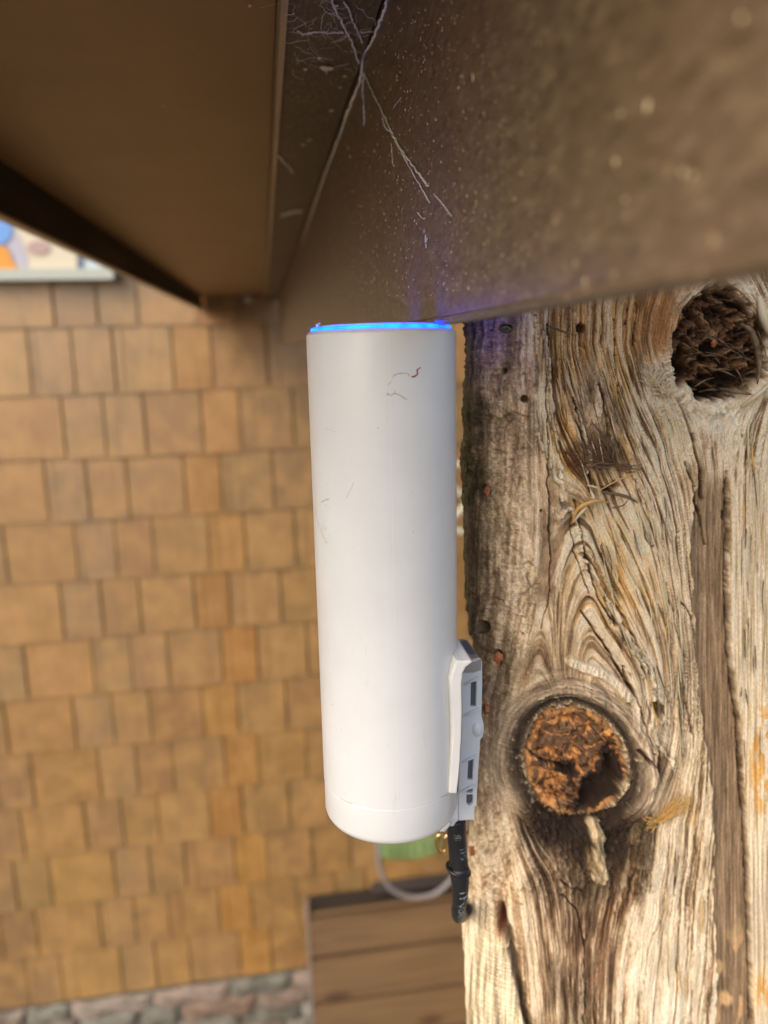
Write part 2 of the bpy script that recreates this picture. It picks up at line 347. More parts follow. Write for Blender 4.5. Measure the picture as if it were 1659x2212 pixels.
# fascia: sheet whose bottom edge is trimmed on a slight slope, with a rolled hem
ys = [YN, .05, .08, .12, .17, .22, .3, .4, .6, .9, 1.3, 1.8, 2.3, YF-.1]
bm = bmesh.new(); prof = []
for y in ys:
    zb = .0058-.0107*max(y, 0)+.0004*math.sin(y*19)
    P = [(FX-.0012, H2+.03), (FX-.0012, zb+.0026), (FX-.0022, zb+.0021), (FX-.0024, zb+.0012), (FX-.0016, zb+.0004), (FX-.0002, zb), (FX+.0010, zb+.0010), (FX+.0012, zb+.003), (FX+.0008, H2+.03)]
    prof.append([bm.verts.new((px_, y, pz+EYE)) for px_, pz in P])
for A, B in zip(prof, prof[1:]):
    for t in range(len(A)): bm.faces.new((A[t], A[(t+1) % len(A)], B[(t+1) % len(A)], B[t]))
bm.faces.new(prof[0]); bm.faces.new(prof[-1][::-1]); obj('fascia', bm, M_fascia, eave)
bm = bmesh.new(); p = un(537, 653, Y=2.70)
lathe(bm, [(0, -.012), (.012, -.012), (.014, 0), (.010, .008), (0, .011)], 16)
for v_ in bm.verts: v_.co = Vector((v_.co.x+p[0], 2.69+v_.co.y, v_.co.z+EYE+H1-.010))
obj('bolt', bm, flat('zinc', (190, 190, 184), .3), eave, smooth=True)
# roof deck above
bm = bmesh.new(); box(bm, XL-.02, FX, .02, .9, H1+.032, H1+.12); box(bm, XL-.02, FX, .9, WY-.02, H1+.034, H1+.122); obj('roof_deck', bm, M_soffit, eave)

# cobwebs
W = lambda x, y: (597+.27*x, .27*y)
web = empty('cobweb', V(un(785, 155, X=FX)), 'dusty cobweb strands crossing at the top edge of the brown fascia', 'cobweb')
def fs(x, y): return V(un(*W(x, y), X=FX-.0016))
def cs(x, y): return V(un(*W(x, y), Z=H2-.0008))
strands = [
 ([fs(692, 480), fs(690, 590)], .0009), ([fs(690, 590), fs(610, 800), fs(550, 950), fs(508, 1080)], .0007),
 ([fs(508, 1080), fs(430, 1280), fs(350, 1500), fs(200, 1950)], .0006),
 ([fs(705, 600), fs(765, 730), fs(850, 900), fs(920, 1050), fs(1040, 1260), fs(1150, 1400), fs(1215, 1490)], .00038),
 ([fs(915, 1060), fs(990, 1200), fs(1100, 1400), fs(1170, 1520), fs(1225, 1620)], .00022),
 ([fs(1260, 1550), fs(1335, 1640), fs(1400, 1730)], .00016),
 ([fs(700, 590), fs(690, 740), fs(700, 850), fs(702, 1000)], .0004), ([fs(850, 940), fs(870, 1020), fs(910, 1050)], .0003),
 ([fs(1000, 780)*1.0, fs(930, 870)], .0001),
 ([cs(440, 0), cs(500, 130), cs(560, 250), cs(610, 350), cs(660, 500)], .0005),
 ([cs(545, 20), cs(575, 70), cs(620, 190), cs(690, 340)], .0004),
 ([fs(890, 0), fs(850, 120), fs(800, 250), fs(740, 370), fs(700, 430), fs(690, 500)], .0006),
 ([cs(170, 250), cs(220, 275), cs(330, 258), cs(430, 262), cs(540, 260)], .0004),
 ([cs(660, 260), cs(760, 255), cs(820, 262)], .0002), ([fs(920, 1150), fs(930, 1290), fs(940, 1330)], .0002),
 ([fs(1130, 1700), fs(1160, 1740), fs(1190, 1750)], .00012), ([cs(0, 1230), cs(60, 1290), cs(130, 1370)], .0007), ([cs(40, 1730), cs(120, 1700), cs(200, 1690)], .001)]
for pts, r in strands:
    r *= .95; bm = bmesh.new(); sp = smooth_pts(pts, 10) if len(pts) > 2 else pts
    sp = [p_+Vector((rnd.uniform(-1, 1), rnd.uniform(-1, 1), rnd.uniform(-1, 1)))*r*.7 for p_ in sp]
    tube(bm, sp, [r*rnd.uniform(.6, 1.15) for _ in sp], 6); obj('strand', bm, M_web, web)
bm = bmesh.new()
for i in range(46):       # fine snagged tangles between the strands
    x, y = rnd.uniform(130, 660), rnd.uniform(0, 620)
    p = cs(x, y); pts = [p]; a = rnd.uniform(0, 6.28)
    for k in range(rnd.randint(3, 7)):
        a += rnd.uniform(-1, 1); p = p+Vector((math.cos(a)*.0022, math.sin(a)*.0035, -abs(rnd.gauss(0, .0004)))); pts.append(p)
    tube(bm, pts, rnd.uniform(.00003, .0001), 4)
obj('tangle', bm, M_web, web, kind='stuff')
# dust and flakes clinging to the eave
bm = bmesh.new()
def flake(p, s, nx=True):
    a = rnd.uniform(0, 3.1); pts = []
    for k in range(5):
        t = a+k*1.257; r = s*rnd.uniform(.5, 1)
        pts.append(bm.verts.new(p+(Vector((-rnd.uniform(0, .3)*s, math.cos(t)*r, math.sin(t)*r*1.6)) if nx else Vector((math.cos(t)*r, math.sin(t)*r, -rnd.uniform(0, .3)*s)))))
    f = bm.faces.new(pts); r_ = bmesh.ops.extrude_face_region(bm, geom=[f])
    for g in r_['geom']:
        if isinstance(g, bmesh.types.BMVert): g.co += (Vector((.0002, 0, 0)) if nx else Vector((0, 0, .0002)))
for i in range(1300):
    px_, py_ = rnd.uniform(700, 1330), rnd.uniform(0, 640)
    if px_ < 839-.356*py_+15 or rnd.random() < (px_-800)/420: continue
    p = un(px_, py_, X=FX-.0016); flake(V(p), rnd.choice((.0001, .00013, .00016, .0002, .0003))*max(p[1]/.25, .6))
for px_, py_, s in [(1022, 167, .0007), (1400, 230, .0007), (1330, 350, .0005), (1475, 372, .0004), (1495, 378, .0003), (1263, 607, .0003), (1350, 432, .0003), (1340, 245, .0003), (752, 322, .0012), (756, 338, .001), (1600, 40, .0003), (860, 380, .0005), (780, 508, .0014), (990, 190, .0003), (1200, 480, .0003), (1110, 430, .0003)]:
    flake(V(un(px_, py_, X=FX-.0016)), s)
for px_, py_, s in [(352, 228, .0018), (700, 145, .0035), (715, 146, .003), (690, 125, .0012), (660, 150, .0015), (727, 12, .001), (735, 188, .0012), (668, 302, .003), (655, 312, .0025), (715, 238, .002), (745, 165, .0012), (672, 62, .0008), (540, 12, .0015), (601, 165, .0012)]:
    flake(V(un(px_, py_, Z=(H2 if px_ > 620 else H1)-.0008)), s, False)
obj('dust_flecks', bm, M_flake, label='pale dust and paint flecks stuck to the brown eave', cat='dust', kind='stuff')
bm = bmesh.new(); z_ = [un(916+dx, py_, X=FX-.0018) for dx, py_ in ((0, 500), (3, 512), (6, 518), (3, 520), (4, 532))]
for a, s in zip(z_, (.0005, .0007, .0006, .0007, .0006)): flake(V(a), s)
obj('paint_flake', bm, M_flakew, label='small white flake stuck on the brown fascia above the blue light', cat='paint flake')

# ------------------------------------------------------------------ weathered post
def hsh(seed): return np.random.RandomState(seed).rand(256, 256).astype(np.float32)
_T = {}
def vn(x, y, seed):
    if seed not in _T: _T[seed] = hsh(seed)
    T = _T[seed]; xi = np.floor(x).astype(np.int64); yi = np.floor(y).astype(np.int64); fx = x-xi; fy = y-yi
    fx = fx*fx*(3-2*fx); fy = fy*fy*(3-2*fy); x0 = xi & 255; x1 = (xi+1) & 255; y0 = yi & 255; y1 = (yi+1) & 255
    return (T[x0, y0]*(1-fx)+T[x1, y0]*fx)*(1-fy)+(T[x0, y1]*(1-fx)+T[x1, y1]*fx)*fy
def fbm(x, y, seed=1, o=4, g=.55):
    s = 0; a = 1; t = 0
    for k in range(o): s = s+a*vn(x*2**k+17.3*k, y*2**k+9.1*k, seed+k); t += a; a *= g
    return s/t
def ss(a, b, x): t = np.clip((x-a)/(b-a), 0, 1); return t*t*(3-2*t)
def pdist(px, py, pts):
    d = np.full(px.shape, 1e9)
    for (ax, ay), (bx, by) in zip(pts, pts[1:]):
        vx, vy = bx-ax, by-ay; t = np.clip(((px-ax)*vx+(py-ay)*vy)/(vx*vx+vy*vy), 0, 1)
        d = np.minimum(d, np.hypot(px-ax-t*vx, py-ay-t*vy))
    return d
# wood survey, left-edge shade and ring glow painted in: x, y, colour, fibre contrast
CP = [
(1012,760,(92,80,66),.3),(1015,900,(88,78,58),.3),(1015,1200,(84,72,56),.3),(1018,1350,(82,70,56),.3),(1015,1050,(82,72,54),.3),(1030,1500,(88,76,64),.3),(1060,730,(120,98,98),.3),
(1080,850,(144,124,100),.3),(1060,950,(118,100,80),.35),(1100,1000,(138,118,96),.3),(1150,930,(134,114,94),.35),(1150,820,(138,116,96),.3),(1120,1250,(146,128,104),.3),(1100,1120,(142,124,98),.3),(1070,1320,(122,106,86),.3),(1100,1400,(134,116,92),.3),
(1160,1150,(150,130,104),.4),(1060,1550,(112,98,82),.3),(1070,1480,(116,100,82),.3),(1060,1700,(136,118,96),.3),(1160,1350,(166,146,114),.5),(1160,1280,(150,132,106),.4),(1150,1450,(134,112,84),.5),
(1040,1850,(190,170,136),.25),(1100,1900,(186,164,130),.3),(1090,1820,(178,158,126),.3),(1040,1930,(184,160,126),.3),(1130,2100,(168,146,116),.5),(1130,2000,(180,158,124),.4),(1150,2190,(160,138,110),.5),(1090,2080,(140,120,98),.4),(1120,2190,(130,112,92),.4),
(1195,760,(196,168,124),.9),(1190,850,(214,196,158),.8),(1205,960,(196,170,128),.9),(1230,930,(176,142,92),1.),(1225,800,(184,148,96),.9),(1240,710,(170,132,88),.7),(1300,700,(182,142,90),.6),(1300,760,(188,150,98),.8),(1370,700,(170,128,80),.5),(1400,690,(156,108,66),.4),(1340,820,(196,160,104),.9),(1270,730,(160,120,80),.7),
(1290,830,(158,134,110),.25),(1280,900,(166,144,120),.25),(1260,870,(160,138,116),.3),(1240,1050,(160,132,92),.8),(1180,1050,(150,128,102),.4),(1195,1100,(170,148,122),.3),(1300,960,(150,120,90),.5),(1340,1000,(124,98,70),.6),(1300,1010,(150,122,88),.7),(1240,1000,(176,144,100),.9),(1260,1090,(168,140,104),.8),(1270,960,(160,136,110),.4),
(1230,1150,(212,194,158),.9),(1200,1200,(176,154,124),.5),(1280,1150,(206,186,150),.9),(1320,1120,(190,168,134),.8),(1330,1180,(206,176,120),.9),(1345,1250,(196,162,104),.9),(1260,1250,(182,158,124),.8),(1230,1300,(176,150,112),.7),(1300,1330,(196,170,126),.8),
(1385,920,(228,214,184),1.),(1410,850,(226,214,188),1.),(1400,1000,(222,204,170),1.),(1430,1080,(216,198,166),1.),(1450,960,(222,208,178),1.),(1450,1200,(204,184,150),.9),(1400,1180,(208,188,154),.9),(1340,900,(150,130,104),.7),(1360,960,(186,160,118),.9),
(1500,900,(216,200,170),.7),(1480,960,(208,190,158),.8),(1540,905,(222,214,196),.3),(1590,880,(224,214,192),.6),(1530,980,(176,152,122),.7),(1500,1050,(160,136,106),.6),(1560,960,(200,182,152),.6),(1620,920,(226,210,176),1.),(1640,1000,(226,210,176),1.),(1600,1050,(216,198,162),1.),(1570,1100,(190,170,138),.8),(1640,1200,(224,208,176),1.),(1620,1100,(222,206,172),1.),
(1390,1380,(206,190,160),.8),(1350,1420,(190,166,130),.8),(1420,1480,(200,188,164),.8),(1440,1350,(196,176,142),.8),(1460,1440,(176,156,128),.7),(1400,1280,(200,172,126),.9),(1320,1460,(176,156,128),.6),(1470,1560,(184,164,132),.9),(1500,1700,(186,166,132),.9),(1440,1600,(184,170,144),.7),(1470,1700,(172,150,116),.8),
(1230,1400,(170,146,110),.5),(1290,1400,(182,160,126),.6),(1180,1480,(136,114,88),.6),(1240,1380,(176,152,116),.4),
(1400,1620,(158,140,114),.4),(1390,1700,(150,132,108),.4),(1420,1740,(164,148,122),.4),(1415,1670,(104,86,68),.3),
(1150,1810,(84,68,54),.7),(1250,1850,(82,66,50),.6),(1200,1870,(150,124,98),.3),(1350,1830,(84,70,52),.6),(1330,1860,(96,78,56),.6),(1200,1800,(70,56,44),.5),(1400,1790,(96,80,60),.6),(1380,1830,(120,100,76),.7),
(1190,1900,(132,106,80),.7),(1160,1880,(120,98,76),.7),(1200,1960,(112,90,68),.7),(1250,2000,(98,76,58),.7),(1240,2150,(104,84,64),.7),(1180,2060,(150,126,98),.6),(1200,2190,(140,118,92),.6),(1250,1940,(122,100,78),.5),
(1330,1960,(124,94,66),.7),(1310,2080,(128,100,76),.6),(1360,1910,(140,112,82),.8),(1300,2190,(128,106,80),.7),(1290,1870,(160,140,104),.3),
(1400,1950,(214,196,164),.6),(1370,2010,(206,186,150),.4),(1390,2100,(222,206,176),.6),(1450,1850,(186,166,136),.8),(1430,1900,(206,190,160),.7),(1500,1950,(196,178,142),.9),(1480,2060,(210,192,158),.8),(1450,2190,(222,206,176),.8),(1510,2150,(212,194,162),.9),(1360,2190,(190,168,136),.7),(1520,1830,(182,162,128),.9),
(1220,1310,(172,150,118),.6)]
GAL = [[(1040,1790),(1048,1830),(1062,1835),(1070,1820)],[(1095,1790),(1105,1860),(1100,1915)],[(1075,1760),(1080,1830),(1085,1900),(1100,1950)],[(1052,1880),(1075,1910),(1105,1930),(1130,1925)],[(1050,1900),(1085,1935),(1120,1945)],
 [(1060,905),(1085,915),(1105,895),(1130,905)],[(1070,980),(1100,985),(1130,975)],[(1080,1060),(1078,1010),(1095,1000),(1115,1000),(1118,1040),(1128,1040)],[(1095,790),(1075,810),(1070,850),(1085,870)],[(1090,1180),(1120,1200),(1145,1225),(1150,1260)],[(1050,1290),(1075,1240),(1090,1220)],[(1075,1300),(1110,1330),(1130,1290),(1160,1270)],[(1120,1340),(1145,1345),(1150,1310)],[(1065,745),(1100,752),(1120,745)]]
CRK = [([(1183,700),(1182,820),(1184,960),(1182,1040),(1187,1120),(1190,1230),(1186,1300),(1170,1360)],1.6),
 ([(1243,860),(1255,930),(1262,980),(1277,1045)],2.4),([(1290,830),(1300,860),(1308,900),(1316,945)],3.0),([(1327,690),(1328,770),(1335,850)],1.6),([(1375,655),(1368,745)],1.6),([(1355,665),(1352,700)],1.2),
 ([(1573,1020),(1576,1100),(1572,1250),(1577,1400),(1582,1450),(1598,1560),(1602,1650),(1612,1790),(1617,1900),(1620,2010),(1628,2212)],2.6),
 ([(1480,1000),(1497,1050),(1520,1120),(1530,1180)],2.6),([(1498,940),(1505,985),(1515,1020),(1522,1080)],4.5),
 ([(1215,1935),(1245,1965),(1262,2040),(1262,2120)],2.),([(1262,2080),(1263,2212)],2.2),([(1210,1900),(1230,1915),(1262,1925)],2.4),
 ([(1376,1615),(1400,1640)],5.),([(1255,1320),(1290,1370),(1330,1430),(1380,1520)],2.2),([(1345,1440),(1380,1520),(1400,1600),(1410,1650)],2.2),
 ([(1240,1080),(1262,1180),(1290,1290),(1330,1350)],2.),([(1300,1180),(1330,1300),(1380,1400)],1.5),([(1500,1380),(1490,1330),(1465,1290)],1.5),
 ([(1470,1440),(1482,1520),(1500,1600)],2.),([(1390,2120),(1400,2050),(1440,1960)],1.6),([(1228,1130),(1240,1190),(1270,1280)],1.4),([(1437,1260),(1450,1320),(1480,1420)],1.6)]
HOL = [(1089,801,7,7),(1133,862,9,8),(1418,1522,13,9),(1424,1535,14,16),(1043,1356,12,16),(1090,710,14,10),(1256,710,10,12),(1052,1058,8,13),(1073,1420,13,16),(1050,1532,8,12),(1018,1838,8,10),(1168,1103,4,4),(1130,1370,3,3),(1568,1115,4,10),(1412,1180,3,3),(1312,1060,12,10),(1330,1048,9,9),(1420,1650,7,30),(1225,1790,4,5),(1383,1930,12,5),(1127,1955,4,3)]
def wood(px, py):
    P, Q = px, py
    wx = (fbm(P/120, Q/160, 11, 3)-.5)*26+(fbm(P/30, Q/45, 12, 2)-.5)*7; wy = (fbm(P/110, Q/150, 21, 3)-.5)*40
    x = P+wx*.5; y = Q+wy*.3
    # knots
    dxA, dyA = x-1243, y-1652; th = R(28); ua = dxA*math.cos(th)-dyA*math.sin(th)*-1*0+0*dyA
    ua = dxA*math.cos(th)-dyA*math.sin(th); va = dxA*math.sin(th)+dyA*math.cos(th)
    rA = np.hypot(ua/108, va/124)
    dxB, dyB = x-1556, y-748; rB = np.hypot(dxB/108, dyB/128)
    psi = x.copy()
    psi = psi-132**2*dxA/(dxA**2+.42*dyA**2+3000)
    psi = psi-112**2*dxB/(dxB**2+.60*dyB**2+3000)
    psi = psi-.24*np.clip(y-740, 0, 900)*ss(1150, 1290, x)*(1-ss(1400, 1540, x))*(1-ss(1430, 1800, y))
    # base colour by survey
    num = np.zeros(P.shape+(4,)); den = np.zeros(P.shape)
    jx = P+wx*1.3+(fbm(P/9, Q/30, 51, 3)-.5)*22; jy = Q+wy+(fbm(P/9, Q/30, 61, 3)-.5)*60
    for cx, cy, c, k in CP:
        d = ((jx-cx)**2+((jy-cy)*.62)**2+60)**1.9; wgt = 1e8/d
        den += wgt; num += wgt[..., None]*np.array([*c, k*255])
    base = num/den[..., None]; con = base[..., 3]/255; rgb = base[..., :3].copy()
    al = y+60*(fbm(P/60, Q/200, 31, 2)-.5)
    g1 = fbm(psi/2.4, al/62, 41, 4, .75); g2 = fbm(psi/6.5, al/240, 43, 4, .62); g3 = fbm(psi/18, al/420, 45, 3); g4 = fbm(psi/5, al/260, 47, 2)
    fib = (g1-.5)*1.0+(g2-.5)*1.5
    g0 = fbm(psi/1.5, al/24, 40, 2); h = con*(fib*1.5+(g0-.5)*.9+(g3-.5)*1.2)+(g3-.5)*.8+(fbm(P/70, Q/110, 71, 3)-.5)*3.0
    dark = ss(.02, -.32, fib)*con
    rgb = rgb*(1-.62*dark[..., None]*np.array([.85, 1., 1.1]))
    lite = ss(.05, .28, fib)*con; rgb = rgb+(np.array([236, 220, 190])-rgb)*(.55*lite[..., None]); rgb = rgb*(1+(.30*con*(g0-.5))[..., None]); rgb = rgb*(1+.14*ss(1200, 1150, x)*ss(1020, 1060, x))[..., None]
    # deep slits between fibres
    sl_ = np.abs(g4-.5); slit = ss(.022, .0, sl_)*ss(.35, .8, con)*ss(.42, .55, fbm(P/40, Q/120, 49, 2)); h = h-slit*1.6; rgb = rgb*(1-.55*slit[..., None])
    # amber resin streaks
    am = ss(.67, .72, fbm(psi/7, al/330, 81, 3))*ss(.5, .8, con)*ss(1570, 1380, x)*ss(1150, 1230, x)*ss(1900, 1500, y); rgb = rgb+(np.array([196, 140, 56])-rgb)*(am[..., None]*.45)
    # smooth galleried zone at left: peeled plates
    gz_ = ss(.46, .30, con); pl = fbm(P/30+wx*.03, Q/62, 91, 3, .5)
    for lv in (.42, .5, .58): h = h+gz_*.75*ss(lv-.008, lv+.008, pl); rgb = rgb*(1-.16*(gz_*ss(.012, .0, np.abs(pl-lv+.006)))[..., None])
    mott = fbm(P/5, Q/8, 93, 4, .7); rgb = rgb*(1+(.40*gz_+.16)[..., None]*(mott-.5)[..., None]*1.3); h = h+(mott-.5)*(.5*gz_+.25)
    stain = fbm(P/22, Q/60, 95, 4, .6); rgb = rgb*(1+(stain-.5)[..., None]*.55)
    # brown band and board beyond the crack at right
    bl = np.interp(Q, [950, 1200, 1500, 1780, 2212], [1512, 1490, 1512, 1545, 1549])+(fbm(P*0+3, Q/30, 97, 3)-.5)*14
    br = np.interp(Q, [950, 1250, 1400, 1450, 1560, 1650, 1790, 2010, 2212], [1573, 1572, 1577, 1582, 1598, 1602, 1612, 1620, 1628])
    band = ss(bl-2, bl+5, P)*(1-ss(br, br+2, P))*ss(990, 1090, Q); bn = fbm(P/4, Q/140, 99, 4); bn2 = fbm(P/2.4, Q/26, 101, 3)
    bc = np.array([122, 102, 80])+(bn-.5)[..., None]*np.array([86, 76, 62])+(bn2-.5)[..., None]*np.array([50, 46, 40])
    pat = ss(.58, .7, fbm(P/20, Q/70, 103, 2))*ss(1950, 2100, Q); bc = bc+(np.array([176, 142, 100])-bc)*pat[..., None]
    rgb = rgb+(bc-rgb)*band[..., None]; h = h*(1-band)+band*(-2.6+(bn-.5)*1.0)
    rt = ss(br+1, br+4, P)*ss(1000, 1080, Q); rn = fbm(P/3.4, Q/170, 105, 4); rn2 = fbm(P/1.8, Q/60, 107, 2)
    rc = np.array([196, 180, 150])+(rn-.5)[..., None]*np.array([150, 150, 150])+(rn2-.5)[..., None]*np.array([60, 60, 60])
    op = ss(.0, 1, np.exp(-((P-1645)/26)**2-((Q-1640)/120)**2)*1.5)+ss(0, 1, np.exp(-((P-1645)/22)**2-((Q-2140)/50)**2)); op = np.clip(op, 0, 1)*ss(.38, .5, fbm(P/12, Q/26, 109, 3))
    rc = rc+(np.array([186, 136, 62])-rc)*op[..., None]*.85; rc = rc+(np.array([150, 138, 122])-rc)*(ss(1850, 1950, Q)*ss(2110, 2060, Q)*.6)[..., None]
    rgb = rgb+(rc-rgb)*rt[..., None]; h = h*(1-rt)+rt*(.6+(rn-.5)*2.2)
    # knot A: collar, bark ring, rotten heart, cavity shade painted near-black
    ang = np.arctan2(va, ua); ringn = fbm(rA*26, ang*3.2, 111, 4); rin2 = fbm(rA*60, ang*9, 113, 3)
    col = ss(1.75, 1.45, rA+.10*(fbm(P/30, Q/30, 115, 2)-.5)+.25*ss(1600, 1900, y)*0)
    cc = np.array([152, 134, 112])+(ringn-.5)[..., None]*np.array([150, 140, 124])+(rin2-.5)[..., None]*np.array([80, 76, 70])
    lf = ss(.6, 1., np.exp(-((P-1100)/30)**2-((Q-1740)/55)**2)*1.4); cc = cc+(np.array([196, 176, 140])-cc)*lf[..., None]*.6
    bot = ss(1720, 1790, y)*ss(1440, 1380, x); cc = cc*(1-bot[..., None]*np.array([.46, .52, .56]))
    rgb = rgb+(cc-rgb)*(col*.85)[..., None]
    h = h+col*(3.2*np.exp(-((rA-1.38)/.20)**2)+(ringn-.5)*2.4+(rin2-.5)*.9)
    h = h-4.5*bot*ss(1.9, 1.2, rA)
    drk = np.exp(-((rA-1.15)/(.10+.05*ss(0, -60, dxA)+.06*ss(0, 80, dyA)))**2)*ss(.28, .52, fbm(P/9, Q/9, 117, 3)+.16); rgb = rgb+(np.array([44, 36, 30])-rgb)*(drk*.80)[..., None]; h = h-drk*2.0
    re = rA+.22*(fbm(P/22, Q/22, 119, 4)-.5)+.05*(fbm(P/4, Q/4, 118, 2)-.5); ins = ss(1.03, .985, re)
    n1 = fbm(P/10, Q/8, 121, 4, .65); n2 = fbm(P/26, Q/22, 123, 3); rg = fbm(rA*34, ang*2.4, 125, 3)
    ic = np.array([166, 112, 62])+(n1-.5)[..., None]*np.array([120, 96, 64])+(rg-.5)[..., None]*np.array([60, 44, 30])
    cell = np.abs(fbm(P/28, Q/24, 127, 2)-.5); brn = ss(.035, .07, cell)*ss(.44, .50, n2+.16*ss(1700, 1560, y)); ic = ic+(np.array([104, 78, 58])+(rg-.5)[..., None]*60-ic)*(brn*.95)[..., None]
    rim = np.exp(-((re-.93)/.06)**2); ic = ic+(np.array([206, 150, 84])-ic)*(rim*.7*ss(.35, .55, n2))[..., None]
    cav = np.maximum(np.exp(-((P-1300)/44)**4-((Q-1716+.5*(P-1292))/31)**4), .85*np.exp(-((P-1325)/18)**2-((Q-1672)/40)**2)); cav = np.maximum(cav, .6*np.exp(-((P-1232)/22)**2-((Q-1670)/16)**2))
    cv_ = cav+.5*(fbm(P/11, Q/11, 129, 3)-.5); cav = ss(.3, .7, cv_); cavc = ss(.02, .24, cv_)
    ic = ic+(np.array([30, 16, 9])+(n1-.5)[..., None]*90-ic)*(cavc*.93)[..., None]
    cr = pdist(P+4*(n1-.5), Q+10*(n2-.5), [(1128, 1618), (1150, 1640), (1185, 1655), (1240, 1668)]); ck = ss(3.6, 1.2, cr); cr2 = pdist(P+8*(n1-.5), Q+12*(n2-.5), [(1150, 1720), (1175, 1700), (1215, 1690)]); ck = np.maximum(ck, ss(3, 1, cr2))
    ic = ic*(1-.7*ck[..., None])
    rgb = rgb+(ic-rgb)*ins[..., None]; h = h*(1-ins)+ins*(-4.4+(n1-.5)*1.7+(n2-.5)*5+brn*.8-cav*10.-ck*4+(rg-.5)*1.2)
    wr = np.exp(-((re-1.04)/.03)**2)*ss(.5, .6, fbm(P/5, Q/5, 131, 2)); rgb = rgb+(np.array([222, 196, 150])-rgb)*(wr*.6)[..., None]
    # twisted curl above knot A
    cd = pdist(P, Q, [(1232, 1428), (1262, 1440), (1300, 1452), (1335, 1480), (1352, 1502)]); cw = ss(15, 7, cd); tw = vn((P+Q*.3)/4.2, Q/40, 133)
    rgb = rgb+(np.array([206, 192, 164])*(.62+.6*tw[..., None])-rgb)*(cw*.85)[..., None]; h = h+cw*(2.4+tw*1.2)
    # hollow under the knot, twig-like rib standing in it
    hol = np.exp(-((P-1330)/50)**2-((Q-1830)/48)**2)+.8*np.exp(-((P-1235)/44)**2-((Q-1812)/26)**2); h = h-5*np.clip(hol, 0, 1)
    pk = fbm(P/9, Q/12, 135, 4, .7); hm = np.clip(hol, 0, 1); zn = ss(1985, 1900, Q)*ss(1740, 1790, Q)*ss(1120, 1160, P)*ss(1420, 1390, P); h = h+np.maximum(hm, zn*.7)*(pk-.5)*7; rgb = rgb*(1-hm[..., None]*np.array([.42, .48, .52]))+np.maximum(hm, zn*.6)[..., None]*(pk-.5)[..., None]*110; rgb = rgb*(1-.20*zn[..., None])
    td = pdist(P+(fbm(P/8, Q/14, 136, 3)-.5)*14, Q, [(1290, 1790), (1296, 1820), (1296, 1860), (1290, 1890)]); tw_ = ss(15, 12, td)
    rgb = rgb+(np.array([146, 130, 102])*(.55+.9*fbm(P/4, Q/22, 137, 3)[..., None])-rgb)*tw_[..., None]; h = h+tw_*(4.5*np.sqrt(np.clip(1-(td/18)**2, 0, 1)))
    # knot B: shaggy dark hole
    rb = rB+.34*(fbm(P/24, Q/24, 141, 4)-.5); inb = ss(1.03, .92, rb); s1 = fbm(P/13+wx*.3, Q/11+wy*.2, 143, 5, .66); s2 = fbm(P/30, Q/30, 145, 3)
    kc = np.array([92, 66, 46])+(s1-.5)[..., None]*np.array([230, 190, 150])+(s2-.5)[..., None]*np.array([60, 50, 40])
    hb = np.clip(np.exp(-((P-1585)/46)**2-((Q-822)/18)**2)+np.exp(-((P-1480)/18)**2-((Q-800)/18)**2)+np.exp(-((P-1540)/26)**2-((Q-852)/10)**2), 0, 1); kc = kc*(1-.75*hb[..., None])
    rgb = rgb+(kc-rgb)*inb[..., None]; h = h*(1-inb)+inb*(-5.5+(s1-.5)*13+(s2-.5)*7-hb*8)
    fr = np.exp(-((rb-1.12)/.09)**2)*ss(700, 790, y); an2 = np.arctan2(dyB, dxB); fn = fbm(an2*26, rB*5, 147, 3)
    rgb = rgb+(np.array([216, 202, 172])*(.5+.95*fn[..., None])-rgb)*(fr*.8)[..., None]; h = h+fr*(1.2+(fn-.5)*4)
    ul = np.exp(-((rb-1.02)/.12)**2)*ss(690, 650, y)*ss(1560, 1500, x); fn2 = fbm(rB*30, an2*4, 149, 3); rgb = rgb+(np.array([190, 176, 144])*(.4+1.1*fn2[..., None])-rgb)*(ul*.9)[..., None]; h = h+ul*(3+(fn2-.5)*5)
    lb = np.exp(-((P-1432)/18)**2-((Q-700)/60)**2); rgb = rgb+(np.array([142, 94, 50])-rgb)*(np.clip(lb, 0, 1)*.7)[..., None]
    # dark tuft hollow
    tf = np.exp(-((P-1318)/20)**2-((Q-1004)/30)**2); rgb = rgb*(1-.22*tf[..., None]); h = h-tf*3
    ov = [(1497, 1052, 8, 30), (1450, 1130, 7, 120)]
    # raised pale splinters lying on the surface
    for pts, wd, lift in [([(1175, 720), (1185, 820), (1200, 950), (1210, 1060), (1208, 1110)], 9, 1.6), ([(1155, 935), (1190, 1010), (1225, 1085), (1242, 1130)], 6, 2.2), ([(1243, 870), (1258, 930), (1272, 990), (1266, 1020)], 7, 2.), ([(1358, 1000), (1372, 1040), (1386, 1085)], 4, 1.5),
                          ([(1255, 1180), (1300, 1290), (1350, 1370), (1400, 1440), (1420, 1520)], 13, 1.4), ([(1330, 1330), (1360, 1400), (1395, 1440)], 10, 1.4), ([(1300, 1240), (1330, 1330), (1390, 1450), (1440, 1560)], 8, 1.5), ([(1405, 1560), (1425, 1610), (1455, 1660)], 7, 1.)]:
        d = pdist(P+(fbm(P/12, Q/24, 151, 3)-.5)*16, Q, pts)+(fbm(P/5, Q/26, 152, 3)-.4)*wd*1.7+.35*wd; w_ = ss(wd+1., wd-1., d)*ss(.36, .44, fbm(psi/4, al/60, 154, 2)); st = fbm(psi/1.8, al/70, 153, 3)
        rgb = rgb+(np.array([216, 200, 168])*(.55+.85*st[..., None])-rgb)*(w_*.8)[..., None]; h = h+w_*(lift+(st-.5)*.8); rgb = rgb*(1-.25*(ss(wd+2.5, wd+1, d)*(1-w_))[..., None])
